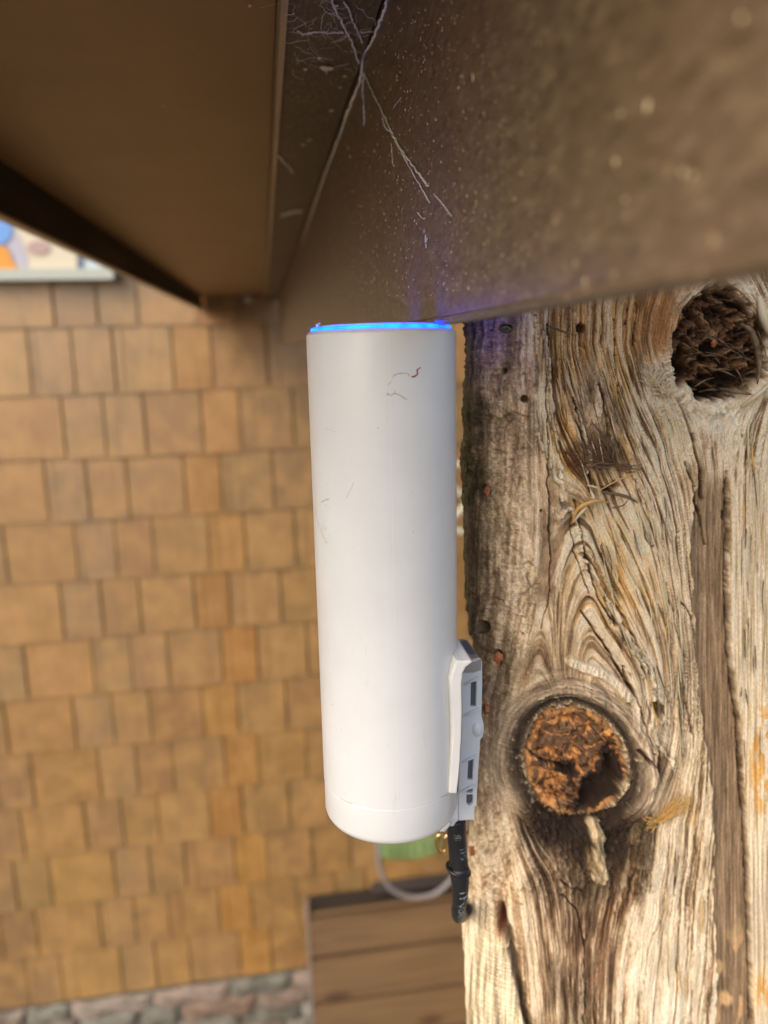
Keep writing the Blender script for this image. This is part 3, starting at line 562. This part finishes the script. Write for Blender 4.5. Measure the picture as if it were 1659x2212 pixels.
    # amber patch
    for pts, wd in [([(1313, 1120), (1330, 1170), (1345, 1220), (1340, 1262)], 9), ([(1292, 1260), (1303, 1310)], 8), ([(1395, 1200), (1418, 1270)], 7), ([(1205, 890), (1214, 960), (1225, 1080)], 3.5), ([(1490, 1730), (1492, 1775)], 9)]:
        d = pdist(P+(fbm(P/8, Q/20, 155, 2)-.5)*8, Q, pts); w_ = ss(wd+4, wd-5, d)*ss(.42, .52, g2+.3*(g0-.5)); rgb = rgb+(np.array([200, 152, 82])*(.6+.8*g1[..., None])-rgb)*(w_*.7)[..., None]
    # recessed plain plank surface beside the white fibres
    # galleries, cracks, holes
    for pts in GAL:
        d = pdist(P+(fbm(P/12, Q/12, 157, 2)-.5)*8, Q+(fbm(P/12, Q/12, 159, 2)-.5)*8, pts); w_ = ss(10, 5, d); h = h-w_*(2.4 if pts[0][1] > 1700 else 1.4); ed = ss(3.2, .5, np.abs(d-8)); rgb = rgb*(1-.12*ed[..., None])
    for pts, wd in CRK:
        d = pdist(P+(fbm(P/10, Q/18, 161, 3)-.5)*9, Q, pts); w_ = ss(wd+.8, wd*.3, d); h = h-w_*5; rgb = rgb+(np.array([58, 40, 28])-rgb)*(w_*.75)[..., None]
    for cx, cy, rx, ry in HOL:
        d = np.hypot((P-cx)/rx, (Q-cy)/ry)+.3*(fbm(P/5, Q/5, 163, 2)-.5); w_ = ss(1.1, .8, d); h = h-w_*min(rx, 12)*.45; rgb = rgb+(np.array([74, 56, 40])-rgb)*(w_*.75)[..., None]
    # split slab at the foot of the view (left) and the dark gap beside it
    ex = np.interp(Q, [1940, 1960, 1990, 2020, 2060, 2120, 2180, 2260], [1046, 1062, 1080, 1092, 1100, 1113, 1126, 1140])+(fbm(P*0+1, Q/9, 165, 3)-.5)*10
    sl2 = ss(ex+1.5, ex-1.5, P)*ss(1938, 1946, Q+(fbm(P/6, Q*0, 167, 2)-.5)*26); sg = fbm(P/2.2+Q*.02, Q/60, 169, 3); sg2 = fbm(P/6, Q/130, 171, 2)
    sc_ = np.array([196, 178, 144])*(.12+.95*sg[..., None]+.60*sg2[..., None]); rgb = rgb+(sc_-rgb)*sl2[..., None]; h = h*(1-sl2)+sl2*(5.5+(sg-.5)*2.4+(sg2-.5)*2)
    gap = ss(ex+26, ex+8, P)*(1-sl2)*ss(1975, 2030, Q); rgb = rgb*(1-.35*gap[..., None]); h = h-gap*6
    g_ = np.exp(-((P-1082)/9)**2-((Q-1990)/34)**2); rgb = rgb+(np.array([84, 44, 26])-rgb)*(np.clip(g_*1.3, 0, 1)*.9)[..., None]; h = h-g_*9
    # greenish grime on the far left arris
    mo = ss(1028, 1008, P)*ss(1450, 1380, Q)*ss(.35, .55, fbm(P/6, Q/12, 173, 3)); rgb = rgb+(np.array([104, 98, 60])-rgb)*(mo*.6)[..., None]
    h = h-1.2*ss(1062, 1030, P)*(fbm(P/7, Q/50, 175, 3)-.2)*ss(1750, 1650, Q)
    return h*.001, np.clip(rgb, 14, 245)
# profile (X, Y, normal) of the log: left side, rounded arris, face, far arris, right side, back
prof = []
rr = .024
for t in np.linspace(1, 0, 30)[:-1]:           # the log turns away behind its left arris
    prof.append((.0705+.052*t+.02*t*t, .2995+.165*t, -.94, .34))
for t in np.linspace(0, 1, 60):
    a = t*math.pi/2; prof.append((.0705+rr-rr*math.cos(a), .275+rr-rr*math.sin(a), -math.cos(a), -math.sin(a)))
for x in np.linspace(.0705+rr, .222, 470)[1:]: prof.append((x, .275, 0, -1))
for x in np.linspace(.222, .32, 50)[1:]: prof.append((x, .275, 0, -1))
for t in np.linspace(0, 1, 14)[1:]:
    a = t*math.pi/2; prof.append((.32+.03*math.sin(a), .305-.03*math.cos(a), math.sin(a), -math.cos(a)))
for y in np.linspace(.305, .46, 12)[1:]: prof.append((.35, y, 1, 0))
for x in np.linspace(.35, .15, 12)[1:-1]: prof.append((x, .49, 0, 1))
prof = np.array(prof); NC = len(prof)
zs = np.concatenate([np.linspace(.14, .035, 40), np.linspace(.035, -.345, 1180)[1:], np.linspace(-.345, -.6, 90)[1:], np.linspace(-.6, -3.02, 60)[1:]]); NR = len(zs)
X = np.broadcast_to(prof[:, 0], (NR, NC)).copy(); Y = np.broadcast_to(prof[:, 1], (NR, NC)).copy(); Z = np.broadcast_to(zs[:, None], (NR, NC)).copy()
# left outline of the log wanders
oy = [500, 700, 760, 850, 920, 1000, 1060, 1100, 1150, 1300, 1380, 1450, 1520, 1600, 1700, 1780, 1850, 1930, 1950, 2000, 2080, 2212, 2600]
ox = [1000, 1001, 1003, 1007, 1004, 1000, 1006, 1007, 1008, 1011, 1016, 1036, 1042, 1044, 1034, 1024, 1016, 1010, 1006, 1004, 1010, 1014, 1016]
pe = np.array([un(a, b, Y=.296) for a, b in zip(ox, oy)]); zo = pe[::-1, 2]; xo = pe[::-1, 0]
sh = np.interp(zs, zo, xo)-.0705; sh += .0009*(fbm(zs*900, zs*0+.5, 201, 3)-.5)*2
X += sh[:, None]*ss(.13, .075, X)*ss(.47, .40, Y)
fpx, fpy = pr(X, np.minimum(Y, .33), Z)
fpx = np.where(Y > .33, fpx-(Y-.33)*300, fpx); fpx = np.where(prof[:, 2] > .5, fpx+(Y-.305)*300, fpx)
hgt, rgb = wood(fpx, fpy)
hgt = np.where(prof[:, 2] < -.15, np.minimum(hgt, .0006), hgt); gr_ = rgb.mean(-1, keepdims=True)*np.array([1.03, 1., .95]); rgb = rgb+(gr_-rgb)*.04
far = ss(-.4, -.6, Z)
PX = X+prof[:, 2]*hgt; PY = Y+prof[:, 3]*hgt
co = np.stack([PX, PY, Z+EYE], -1).reshape(-1, 3).astype(np.float32)
idx = np.arange(NR*NC).reshape(NR, NC); nx_ = np.roll(idx, -1, 1)
quads = np.stack([idx[:-1], idx[1:], nx_[1:], nx_[:-1]], -1).reshape(-1, 4)
me = bpy.data.meshes.new('wooden_post'); me.vertices.add(len(co)); me.vertices.foreach_set('co', co.ravel())
me.loops.add(quads.size); me.loops.foreach_set('vertex_index', quads.ravel().astype(np.int32)); me.polygons.add(len(quads))
me.polygons.foreach_set('loop_start', np.arange(0, quads.size, 4, dtype=np.int32)); me.polygons.foreach_set('loop_total', np.full(len(quads), 4, np.int32)); me.update()
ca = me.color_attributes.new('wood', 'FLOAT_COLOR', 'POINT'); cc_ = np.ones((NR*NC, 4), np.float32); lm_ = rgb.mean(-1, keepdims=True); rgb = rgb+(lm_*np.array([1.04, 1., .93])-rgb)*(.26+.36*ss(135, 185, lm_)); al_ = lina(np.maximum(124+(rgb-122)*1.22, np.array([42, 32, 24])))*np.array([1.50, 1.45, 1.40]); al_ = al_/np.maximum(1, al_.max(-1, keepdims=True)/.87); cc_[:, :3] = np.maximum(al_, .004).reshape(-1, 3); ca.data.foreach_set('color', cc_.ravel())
post = empty('log_post', (.2, .38, 0), 'weathered grey brown log post with two big knots, cracks and splinters at right', 'post')
link('trunk', me, M_wood, post, smooth=True)
def wp_(px_, py_, up=.0): # point on the post face, lifted by up metres
    p = un(px_, py_, Y=.275-up); return V(p)
def fibre(bm, pts, r, seg=5):
    sp = smooth_pts(pts, 6) if len(pts) > 2 else [Vector(p) for p in pts]; n = len(sp)
    tube(bm, sp, [max(r*math.sin(math.pi*(.12+.85*(i/(n-1))))**.7, r*.12) for i in range(n)], seg)
def fan(name, cx, cy, n, a0, a1, l0, l1, r, up0, up1, mat, seed):
    q_ = random.Random(seed); bm = bmesh.new()
    for i in range(n):
        a = R(q_.uniform(a0, a1)); l = q_.uniform(l0, l1); b = q_.uniform(-.35, .35); ux = q_.uniform(up0, up1)
        x0_, y0_ = cx+q_.uniform(-9, 9), cy+q_.uniform(-9, 9)
        pts = [wp_(x0_, y0_, .0005), wp_(x0_+l*.5*math.cos(a), y0_+l*.5*math.sin(a), ux), wp_(x0_+l*math.cos(a+b), y0_+l*math.sin(a+b), ux*q_.uniform(.6, 1.6))]
        fibre(bm, pts, r*q_.uniform(.5, 1.2))
    return obj(name, bm, mat, post, smooth=True, kind='stuff')
M_dfib = NT('dark_fibre', .8, lin((110, 86, 62))).m; M_dfib.node_tree.nodes['Principled BSDF'].inputs['Roughness'].default_value = .8
M_yfib = NT('yellow_fibre', .6, lin((206, 162, 92))).m; M_pfib = NT('pale_fibre', .7, lin((214, 198, 164))).m
fan('dark_fibre_tuft', 1325, 1000, 60, 165, 262, 30, 100, .00028, .001, .004, M_dfib, 1)
fan('dark_fibre_tuft', 1330, 1010, 10, -35, 20, 20, 50, .00024, .001, .004, M_dfib, 2)
fan('yellow_fibre_tuft', 1425, 1772, 46, -62, -18, 30, 95, .0002, .001, .004, M_yfib, 3)
fan('yellow_fibre_tuft', 1420, 1775, 16, 150, 200, 15, 40, .0002, .001, .003, M_yfib, 4)
fan('pale_fibre_tuft', 1410, 830, 110, 215, 330, 14, 46, .0004, .0005, .003, M_pfib, 5)
fan('pale_fibre_tuft', 1440, 850, 90, 200, 320, 10, 36, .0004, .0005, .003, M_pfib, 6)
q_ = random.Random(9); bm = bmesh.new()
for i in range(60):
    a = q_.uniform(0, 6.28); rr_ = math.sqrt(q_.random()); x_ = 1556+98*rr_*math.cos(a); y_ = 748+118*rr_*math.sin(a); l = q_.uniform(16, 60); b = q_.gauss(.25, .5)*q_.choice((1, 1, -1))
    fibre(bm, [wp_(x_, y_, -.004), wp_(x_+l*.5*math.cos(b), y_+l*.5*math.sin(b), q_.uniform(-.003, .001)), wp_(x_+l*math.cos(b+.12), y_+l*math.sin(b+.12), -.003)], .00035*q_.uniform(.4, 1.3), 4)
obj('shaggy_fibres', bm, M_fibre, post, smooth=True, kind='stuff')
# loose splinters lifting off along the grain
for nm_, mt_, n_, sd_ in (('loose_splinters', M_pfib, 120, 21), ('loose_splinters', M_fibre, 90, 22), ('loose_splinters', M_yfib, 22, 23)):
    q_ = random.Random(sd_); bm = bmesh.new()
    for i in range(n_):
        if q_.random() < .62:
            y_ = q_.uniform(740, 1560); c_ = 1225+max(y_-800, 0)*.27; x_ = min(c_+q_.uniform(-45, 150), 1465); sl_ = q_.gauss(.27, .07)*(1 if x_ < 1430 else .3)
        elif q_.random() < .5: y_ = q_.uniform(1800, 2200); x_ = q_.uniform(1380, 1535); sl_ = q_.gauss(-.10 if y_ < 2000 else .02, .06)
        else: y_ = q_.uniform(880, 1600); x_ = q_.uniform(1600, 1655); sl_ = q_.gauss(0, .04)
        l_ = q_.uniform(25, 120); u_ = q_.uniform(.0012, .0030)
        fibre(bm, [wp_(x_, y_, .0003), wp_(x_+sl_*l_*.5+q_.uniform(-2, 2), y_+l_*.5, u_), wp_(x_+sl_*l_+q_.uniform(-4, 4), y_+l_, u_*q_.uniform(.2, 1.2))], q_.uniform(.00012, .00042), 4)
    obj(nm_, bm, mt_, post, smooth=True, kind='stuff')
# single long splinters
for pts, r, mt in [([(1236, 1130, .001), (1250, 1098, .004), (1285, 1082, .006), (1318, 1086, .002)], .0008, M_yfib), ([(1238, 1128, .002), (1255, 1108, .005), (1268, 1096, .006)], .0006, M_pfib),
                   ([(1290, 1062, .004), (1330, 1040, .006), (1380, 1018, .006)], .0003, M_yfib), ([(1170, 1000, .0015), (1130, 935, .004)], .0003, M_pfib), ([(1320, 1098, .002), (1345, 1092, .004), (1358, 1078, .004)], .0003, M_dfib),
                   ([(1276, 1060, .003), (1282, 1075, .004), (1284, 1095, .003)], .0006, M_pfib), ([(1268, 1048, .003), (1285, 1052, .005), (1300, 1060, .003)], .0004, M_pfib),
                   ([(1180, 703, .002), (1205, 712, .005), (1232, 722, .003)], .0005, M_dfib), ([(1250, 780, .002), (1262, 760, .004), (1246, 748, .003)], .0003, M_yfib),
                   ([(1300, 1062, .003), (1350, 1072, .005), (1378, 1086, .004)], .0007, M_dfib), ([(1600, 880, .002), (1640, 850, .006), (1680, 815, .004)], .0009, M_pfib), ([(1555, 840, -.002), (1590, 846, .002), (1630, 852, .0)], .0009, M_fibre),
                   ([(1600, 700, -.001), (1625, 720, .002), (1640, 780, .001), (1636, 830, .0)], .0012, M_fibre), ([(1640, 640, .0), (1650, 690, .002), (1672, 740, .0)], .0016, M_pfib)]:
    bm = bmesh.new(); fibre(bm, [wp_(*p) for p in pts], r, 6); obj('splinter', bm, mt, post, smooth=True)
def lump(cx, cy, rx, ry, dep, mat, name, seed, up=.0005, **k):
    q2 = random.Random(seed); bm = bmesh.new(); c = wp_(cx, cy, up); e = wp_(cx+rx, cy, up); f_ = wp_(cx, cy+ry, up)
    bmesh.ops.create_icosphere(bm, subdivisions=3, radius=1); a = (e-c).length; b = (f_-c).length
    for v_ in bm.verts:
        n_ = v_.co.copy(); s = 1+.22*math.sin(n_.x*5+seed)+.18*math.sin(n_.z*7+n_.y*4+seed*2)+q2.uniform(-.04, .04)
        v_.co = c+Vector((n_.x*a*s, n_.y*dep*s, n_.z*b*s))
    return obj(name, bm, mat, smooth=True, **k)
for i, (cx, cy, rx, ry, up, lab) in enumerate([(1053, 1060, 6, 11, .001, 'small orange lump in a hole high on the left side of the post'), (1076, 1421, 10, 13, .001, 'largest orange lump, beside the top of the white bracket'),
        (1050, 1532, 6, 10, -.001, 'orange lump in the post right beside the middle of the white bracket'), (1019, 1838, 6, 9, -.008, 'bright orange lump on the post edge beside the black cable')]):
    lump(cx, cy, rx, ry, .0014, M_orange, 'orange_lump', i+1, up, label=lab, cat='resin lump', group='orange lumps stuck in holes of the post')
lump(1092, 712, 13, 7, .0015, M_moss, 'moss_clump', 8, .001, label='small olive moss clump on the post just under the fascia', cat='moss')
for i, (px_, py_) in enumerate([(1003, 900), (1001, 960), (1000, 1075), (1004, 1010)]):
    p = V(un(px_, py_, Y=.292)); bm = bmesh.new(); bmesh.ops.create_icosphere(bm, subdivisions=2, radius=1)
    for v_ in bm.verts: n_ = v_.co; v_.co = p+Vector((n_.x*.0008*(1+.4*math.sin(n_.z*6+i)), n_.y*.0014, n_.z*.0026*(1+.3*math.sin(n_.x*5+i))))
    obj('bark_flake', bm, M_moss, post, smooth=True)
p = un(1545, 717+0, Y=.276); lump(1521+21, 718+24, 4, 9, .001, M_orange, 'wood_crumb', 12, .001, label='tiny orange crumb caught in the shaggy dark knot at upper right', cat='crumb')

# ------------------------------------------------------------------ white cylinder (wireless access point)
TOP = Vector((.0382, .2566, EYE+.0020)); LEN = .172
ap = empty('access_point', TOP, 'white plastic cylinder with a glowing blue ring on top, clipped to the log post', 'access point')
AX = Vector((-.0006, -.0046, -.172)).normalized(); RA = Vector((0, 0, -1)).rotation_difference(AX).to_matrix()
def place(bm):
    for v_ in bm.verts: v_.co = RA@v_.co+TOP
RR = .02455
bm = bmesh.new(); lathe(bm, [(RR-.0022, -.0006), (RR-.0018, .0), (RR-.0012, -.0002), (RR-.0001, -.0012), (RR, -.0016), (RR, -.04), (RR, -.08), (RR, -.12), (RR, -.1588)], 160); place(bm); obj('housing', bm, M_white, ap, smooth=True)
bm = bmesh.new(); lathe(bm, [(RR-.0010, -.1586), (RR-.00015, -.1589), (RR-.00015, -.1595), (RR-.0001, -.1700), (RR-.0005, -.1714), (RR-.0014, -.1726), (RR-.003, -.1734), (RR-.010, -.1740), (0, -.1742)], 160); place(bm); obj('base_cap', bm, M_white, ap, smooth=True)
bm = bmesh.new(); lathe(bm, [(RR-.0021, -.0004), (RR-.0015, .0001), (RR-.0016, .0007), (RR-.0024, .0010), (RR-.004, .0009)], 160); place(bm); obj('light_ring', bm, M_led, ap, smooth=True)
bm = bmesh.new(); lathe(bm, [(RR-.004, -.0005), (RR-.004, .0013), (RR-.0045, .0015), (0, .0015)], 96); place(bm); obj('top_cap', bm, M_white, ap, smooth=True)
# fine moulding line and base seam
def oncyl(ph, z, lift=.0): return RA@Vector(((RR+lift)*math.sin(ph), -(RR+lift)*math.cos(ph), z))+TOP
def ribbon(bm, pts, w_, lift=.00004):      # pts are (angle, z)
    n = len(pts); L_ = []
    for i, (a, z) in enumerate(pts):
        a2, z2 = pts[min(i+1, n-1)]; a1, z1 = pts[max(i-1, 0)]; dx, dz = (a2-a1)*RR, z2-z1; l = math.hypot(dx, dz) or 1
        ww = w_*(1 if 0 < i < n-1 else .3)*rnd.uniform(.6, 1.3) if w_ > .00012 else w_
        ox_, oz_ = -dz/l*ww/2, dx/l*ww/2
        L_.append((bm.verts.new(oncyl(a+ox_/RR, z+oz_, lift)), bm.verts.new(oncyl(a-ox_/RR, z-oz_, lift))))
    for A, B in zip(L_, L_[1:]): bm.faces.new((A[0], A[1], B[1], B[0]))
def cylpt(px_, py_):                         # where a sight line meets the cylinder's skin -> (angle, z)
    d = Vector([float(c) for c in M@np.array([px_-CX, -(py_-CY), -F])]).normalized(); o_ = Vector((0, 0, EYE))-TOP; Ri = RA.inverted(); o_ = Ri@o_; d = Ri@d
    A = d.x**2+d.y**2; B = 2*(o_.x*d.x+o_.y*d.y); C_ = o_.x**2+o_.y**2-RR**2; t = (-B-math.sqrt(max(B*B-4*A*C_, 0)))/(2*A); p = o_+d*t
    return (math.atan2(p.x, -p.y), p.z)
a0 = cylpt(840, 735)[0]; bm = bmesh.new(); ribbon(bm, [(a0, -.0022-.154*i/30) for i in range(31)], .00011, .00005); obj('moulding_line', bm, flat('seam_grey', (222, 221, 218)), ap)
def mark(name, pts, w_, mat):
    bm = bmesh.new(); P = [cylpt(*p) for p in pts]; P2 = smooth_pts([(a, z, 0) for a, z in P], 6); ribbon(bm, [(p_.x, p_.y) for p_ in P2], w_, .00005); obj(name, bm, mat, ap)
K = lambda x, y: (597.2+x*.28, 630.4+y*.28)
mark('stain', [K(1112, 582), K(1085, 605), K(1088, 630), K(1070, 650), K(1040, 658)], .00045, M_rust)
mark('stain', [K(1024, 655), K(1018, 635), K(970, 628), K(915, 640), K(898, 665)], .00028, M_smudge)
mark('stain', [K(850, 800), K(860, 785), K(880, 800), K(910, 785), K(950, 798), K(985, 820), K(1008, 832)], .00032, M_smudge)
mark('stain', [K(910, 780), K(918, 760)], .0002, M_smudge); mark('stain', [K(860, 722), K(885, 690)], .0002, M_smudge)
mark('scratch', [K(600, 1470), K(570, 1530), K(540, 1590)], .00012, flat('scratch_grey', (150, 148, 146)))
mark('scratch', [K(378, 1055), K(455, 1080)], .0001, flat('scratch_grey2', (176, 174, 168)))
mark('scratch', [(683, 1095), (684, 1115), (690, 1135), (704, 1170), (708, 1172)], .00022, M_smudge); mark('scratch', [(694, 1085), (704, 1080), (712, 1078)], .0003, M_smudge)
mark('scratch', [(735, 1725), (752, 1733), (762, 1737)], .0002, M_smudge); mark('scratch', [(950, 1722), (968, 1716)], .0002, M_smudge)
bm = bmesh.new()
for i in range(120):
    px_ = rnd.choice((rnd.uniform(672, 980), rnd.uniform(690, 770))); py_ = rnd.uniform(740, 1700); a, z = cylpt(px_, py_); s = rnd.choice((.00008, .0001, .00014, .0002)); ribbon(bm, [(a, z), (a+rnd.uniform(-1, 1)*s/RR, z-s*rnd.uniform(.6, 2))], .0001, .00004)
for cx_, cy_, n_ in ((700, 1085, 14), (702, 1140, 22), (712, 1400, 8), (725, 1575, 4)):
    for i in range(n_):
        a, z = cylpt(cx_+rnd.gauss(0, 5), cy_+rnd.gauss(0, 14)); s = rnd.uniform(.0002, .0006); ribbon(bm, [(a, z), (a+rnd.uniform(-.5, .5)*s/RR, z-s)], .00011, .00004)
obj('dirt_specks', bm, M_smudge, ap, kind='stuff')
# a few purple-lit crumbs on the rim
for i, (px_, py_) in enumerate([(686, 703), (690, 699), (737, 705)]):
    bm = bmesh.new(); p = V(un(px_, py_, Y=.254)); bmesh.ops.create_icosphere(bm, subdivisions=2, radius=.0004*(1+.5*(i == 0)))
    for v_ in bm.verts: v_.co = Vector(v_.co)*(1+.5*math.sin(v_.co.z*9000+i))+p
    obj('crumb', bm, M_flake, ap)

# ------------------------------------------------------------------ mounting bracket
brk = empty('bracket', V(un(1005, 1550, Y=.27)), 'white moulded plastic bracket with slots joining the cylinder to the log post', 'bracket')
def b_(x, y, Yp): p = un(895.8+.3*x, 1327+.3*y, Y=Yp); return (p[0], p[2])
def poly(pts, Yp): return [b_(x, y, Yp) for x, y in pts]
Y0 = .262
bm = bmesh.new()
outer = [(338, 420), (352, 385), (385, 352), (425, 333), (468, 322), (482, 330), (486, 345), (486, 500), (482, 735), (492, 775), (499, 800), (499, 845), (488, 885), (472, 905), (470, 950), (462, 1050), (455, 1150), (446, 1382), (434, 1386), (430, 1470), (426, 1480), (318, 1487), (316, 1290), (326, 1050), (338, 880), (342, 700)]
def rr4(x0, y0, x1, y1, sk=0): return [(x0+sk, y0), (x1+sk, y0), (x1-sk, y1), (x0-sk, y1)]
holes = [rr4(404, 486, 444, 666, 2), rr4(384, 1043, 421, 1194, 4), rr4(377, 1240, 420, 1286, 3), [(374, 1300), (421, 1298), (422, 1350), (414, 1370), (398, 1379), (382, 1372), (373, 1352)]]
plate(bm, poly(outer, Y0), [poly(h_, Y0) for h_ in holes], Y0, Y0+.0018); bevel(bm, .0003, 2, 50); obj('side_plate', bm, M_brk, brk)
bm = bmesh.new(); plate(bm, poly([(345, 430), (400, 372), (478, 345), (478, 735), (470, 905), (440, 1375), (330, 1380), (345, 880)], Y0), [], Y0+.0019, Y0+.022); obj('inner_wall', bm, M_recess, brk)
bm = bmesh.new(); band = [(303, 335), (268, 425), (256, 470), (258, 560), (266, 700), (270, 860), (266, 980), (256, 1110), (248, 1292), (304, 1294), (312, 1180), (322, 1050), (336, 900), (341, 700), (338, 500), (346, 425), (368, 382), (420, 345), (400, 330), (350, 336)]
plate(bm, poly(band, Y0-.028), [], Y0-.028, Y0-.001); bevel(bm, .0006, 2, 50); obj('clip_band', bm, mat_white('clip_plastic', (.66, .655, .64), 0, .5), brk)
bm = bmesh.new(); # sloping cap on top
A = [b_(302, 338, Y0), b_(350, 342, Y0), b_(420, 340, Y0), b_(474, 322, Y0)]; B = [b_(303, 183, Y0+.028), b_(340, 176, Y0+.028), b_(378, 186, Y0+.028), b_(398, 250, Y0+.028)]
zt = A[0][1]
va_ = [bm.verts.new((a[0], Y0-.001, a[1]+EYE)) for a in A]; vb_ = [bm.verts.new((b[0], Y0+.028, b[1]+EYE)) for b in B]
va2 = [bm.verts.new((a[0], Y0-.001, a[1]+EYE-.004)) for a in A]; vb2 = [bm.verts.new((b[0], Y0+.028, b[1]+EYE-.004)) for b in B]
for i in range(3): bm.faces.new((va_[i], va_[i+1], vb_[i+1], vb_[i])); bm.faces.new((va2[i], vb2[i], vb2[i+1], va2[i+1])); bm.faces.new((va_[i], va2[i], va2[i+1], va_[i+1])); bm.faces.new((vb_[i], vb_[i+1], vb2[i+1], vb2[i]))
bm.faces.new((va_[0], vb_[0], vb2[0], va2[0])); bm.faces.new((va_[3], va2[3], vb2[3], vb_[3])); bevel(bm, .0006, 2, 40); obj('top_cap', bm, M_cap, brk)
for y, x0_, x1_ in ((470, 352, 462), (692, 352, 468), (1030, 338, 448), (1243, 320, 438)):
    bm = bmesh.new(); plate(bm, poly([(x0_, y+28), (x1_-12, y-26), (x1_, y-26), (x1_+2, y-10), (x1_-20, y), (x0_, y+33)], Y0), [], Y0-.0012, Y0+.0002); bevel(bm, .0002, 1); obj('rib', bm, M_brk2, brk)
bm = bmesh.new(); c_ = b_(450, 828, Y0); bmesh.ops.create_uvsphere(bm, u_segments=32, v_segments=16, radius=1)
for v_ in bm.verts: v_.co = Vector((c_[0]+.0001+v_.co.x*.0023, Y0+.0005+v_.co.y*.0022, c_[1]+EYE+v_.co.z*.0033)) if True else v_.co
obj('knob', bm, M_brk, brk, smooth=True)
bm = bmesh.new(); plate(bm, poly([(250, 1296), (316, 1296), (318, 1485), (298, 1500), (282, 1528), (262, 1530), (246, 1526), (250, 1500), (240, 1470)], Y0-.0005), [], Y0-.0005, Y0+.016); bevel(bm, .0006, 2, 50); obj('lower_foot', bm, M_brk, brk)
bm = bmesh.new(); plate(bm, poly([(205, 1545), (240, 1512), (252, 1498), (252, 1528), (215, 1568), (180, 1572)], Y0-.004), [], Y0-.004, Y0+.008); bevel(bm, .0004, 2, 50); obj('latch', bm, M_brk, brk)

# ------------------------------------------------------------------ cable
cab = empty('cable', V(un(990, 1800, Y=.268)), 'black network cable with pale printing running down from under the white cylinder', 'cable')
CYY = .266
up_ = [(986, 1768, CYY), (986, 1800, CYY), (989, 1840, CYY), (993, 1885, CYY-.0005)]
bm = bmesh.new(); tube(bm, smooth_pts([V(un(a, b, Y=c)) for a, b, c in up_], 10), [.0038]*31, 28); obj('boot', bm, M_rubber, cab, smooth=True)
lo = [(992, 1872, CYY-.001), (994, 1910, CYY-.001), (993, 1945, CYY+.0005), (990, 1966, CYY+.003), (992, 1978, CYY+.009), (1000, 1975, CYY+.022), (1020, 1965, CYY+.045), (1100, 1980, CYY+.30)]
lp = smooth_pts([V(un(a, b, Y=c)) for a, b, c in lo], 8); bm = bmesh.new(); tube(bm, lp, [.0039 if i < 4 else max(.0030, .0039-.0009*(i-4)/14) for i in range(len(lp))], 28); obj('jacket', bm, M_rubber, cab, smooth=True)
bm = bmesh.new(); c_ = V(un(990, 1872, Y=CYY)); bmesh.ops.create_uvsphere(bm, u_segments=4, v_segments=3, radius=.0001); bm.clear()
ringp = [c_+Vector((math.cos(t)*.0045, math.sin(t)*.0046, -.0012+.0016*math.cos(t)*-1)) for t in np.linspace(0, 2*math.pi, 41)]
tube(bm, ringp, .0008, 10, cap=False); obj('clip_ring', bm, M_gloss, cab, smooth=True)
def cabletext(txt, x, y, size, yoff, rot=0, spacing=1.):
    cu = bpy.data.curves.new('print', 'FONT'); cu.body = txt; cu.size = size; cu.space_character = spacing; to = bpy.data.objects.new('print_tmp', cu); sc.collection.objects.link(to)
    dg = bpy.context.evaluated_depsgraph_get(); me_ = bpy.data.meshes.new_from_object(to.evaluated_get(dg)); bpy.data.objects.remove(to)
    bmx = bmesh.new(); bmx.from_mesh(me_); bmesh.ops.triangulate(bmx, faces=bmx.faces[:])
    bmesh.ops.subdivide_edges(bmx, edges=[e for e in bmx.edges if e.calc_length() > size*.12], cuts=2)
    c0_ = V(un(x, y, Y=yoff)); rad = .00395
    for v_ in bmx.verts:
        along, acr = v_.co.x, v_.co.y-size*.35
        ph = acr/rad+rot; v_.co = Vector((c0_.x+rad*math.sin(ph), c0_.y-rad*math.cos(ph), c0_.z-along))
    obj('printing', bmx, M_print, cab)
cabletext('UTP', 991, 1890, .0056, CYY-.0007, .35)
cabletext('VER', 988, 1938, .0042, CYY+.0002, .25, .8)
cabletext('1FS', 989, 1818, .0045, CYY, .42, .9)
cabletext('A', 991, 1858, .0045, CYY, .42)
cabletext('III', 986, 1790, .0040, CYY, -.1)
# ends of the brass hook and the green plug beside the cable
bm = bmesh.new(); hk = [(958, 1800), (946, 1806), (944, 1826), (951, 1838), (962, 1836), (964, 1818), (962, 1806)]
tube(bm, smooth_pts([V(un(a, b, Y=.31)) for a, b in hk], 8), .0012, 12); tube(bm, [V(un(960, 1806, Y=.31)), V(un(985, 1800, Y=.312)), V(un(1030, 1796, Y=.33))], .0014, 12)
obj('brass_hook', bm, M_brass, label='shiny brass hook in front of the green drum, left of the black cable', cat='hook', smooth=True)
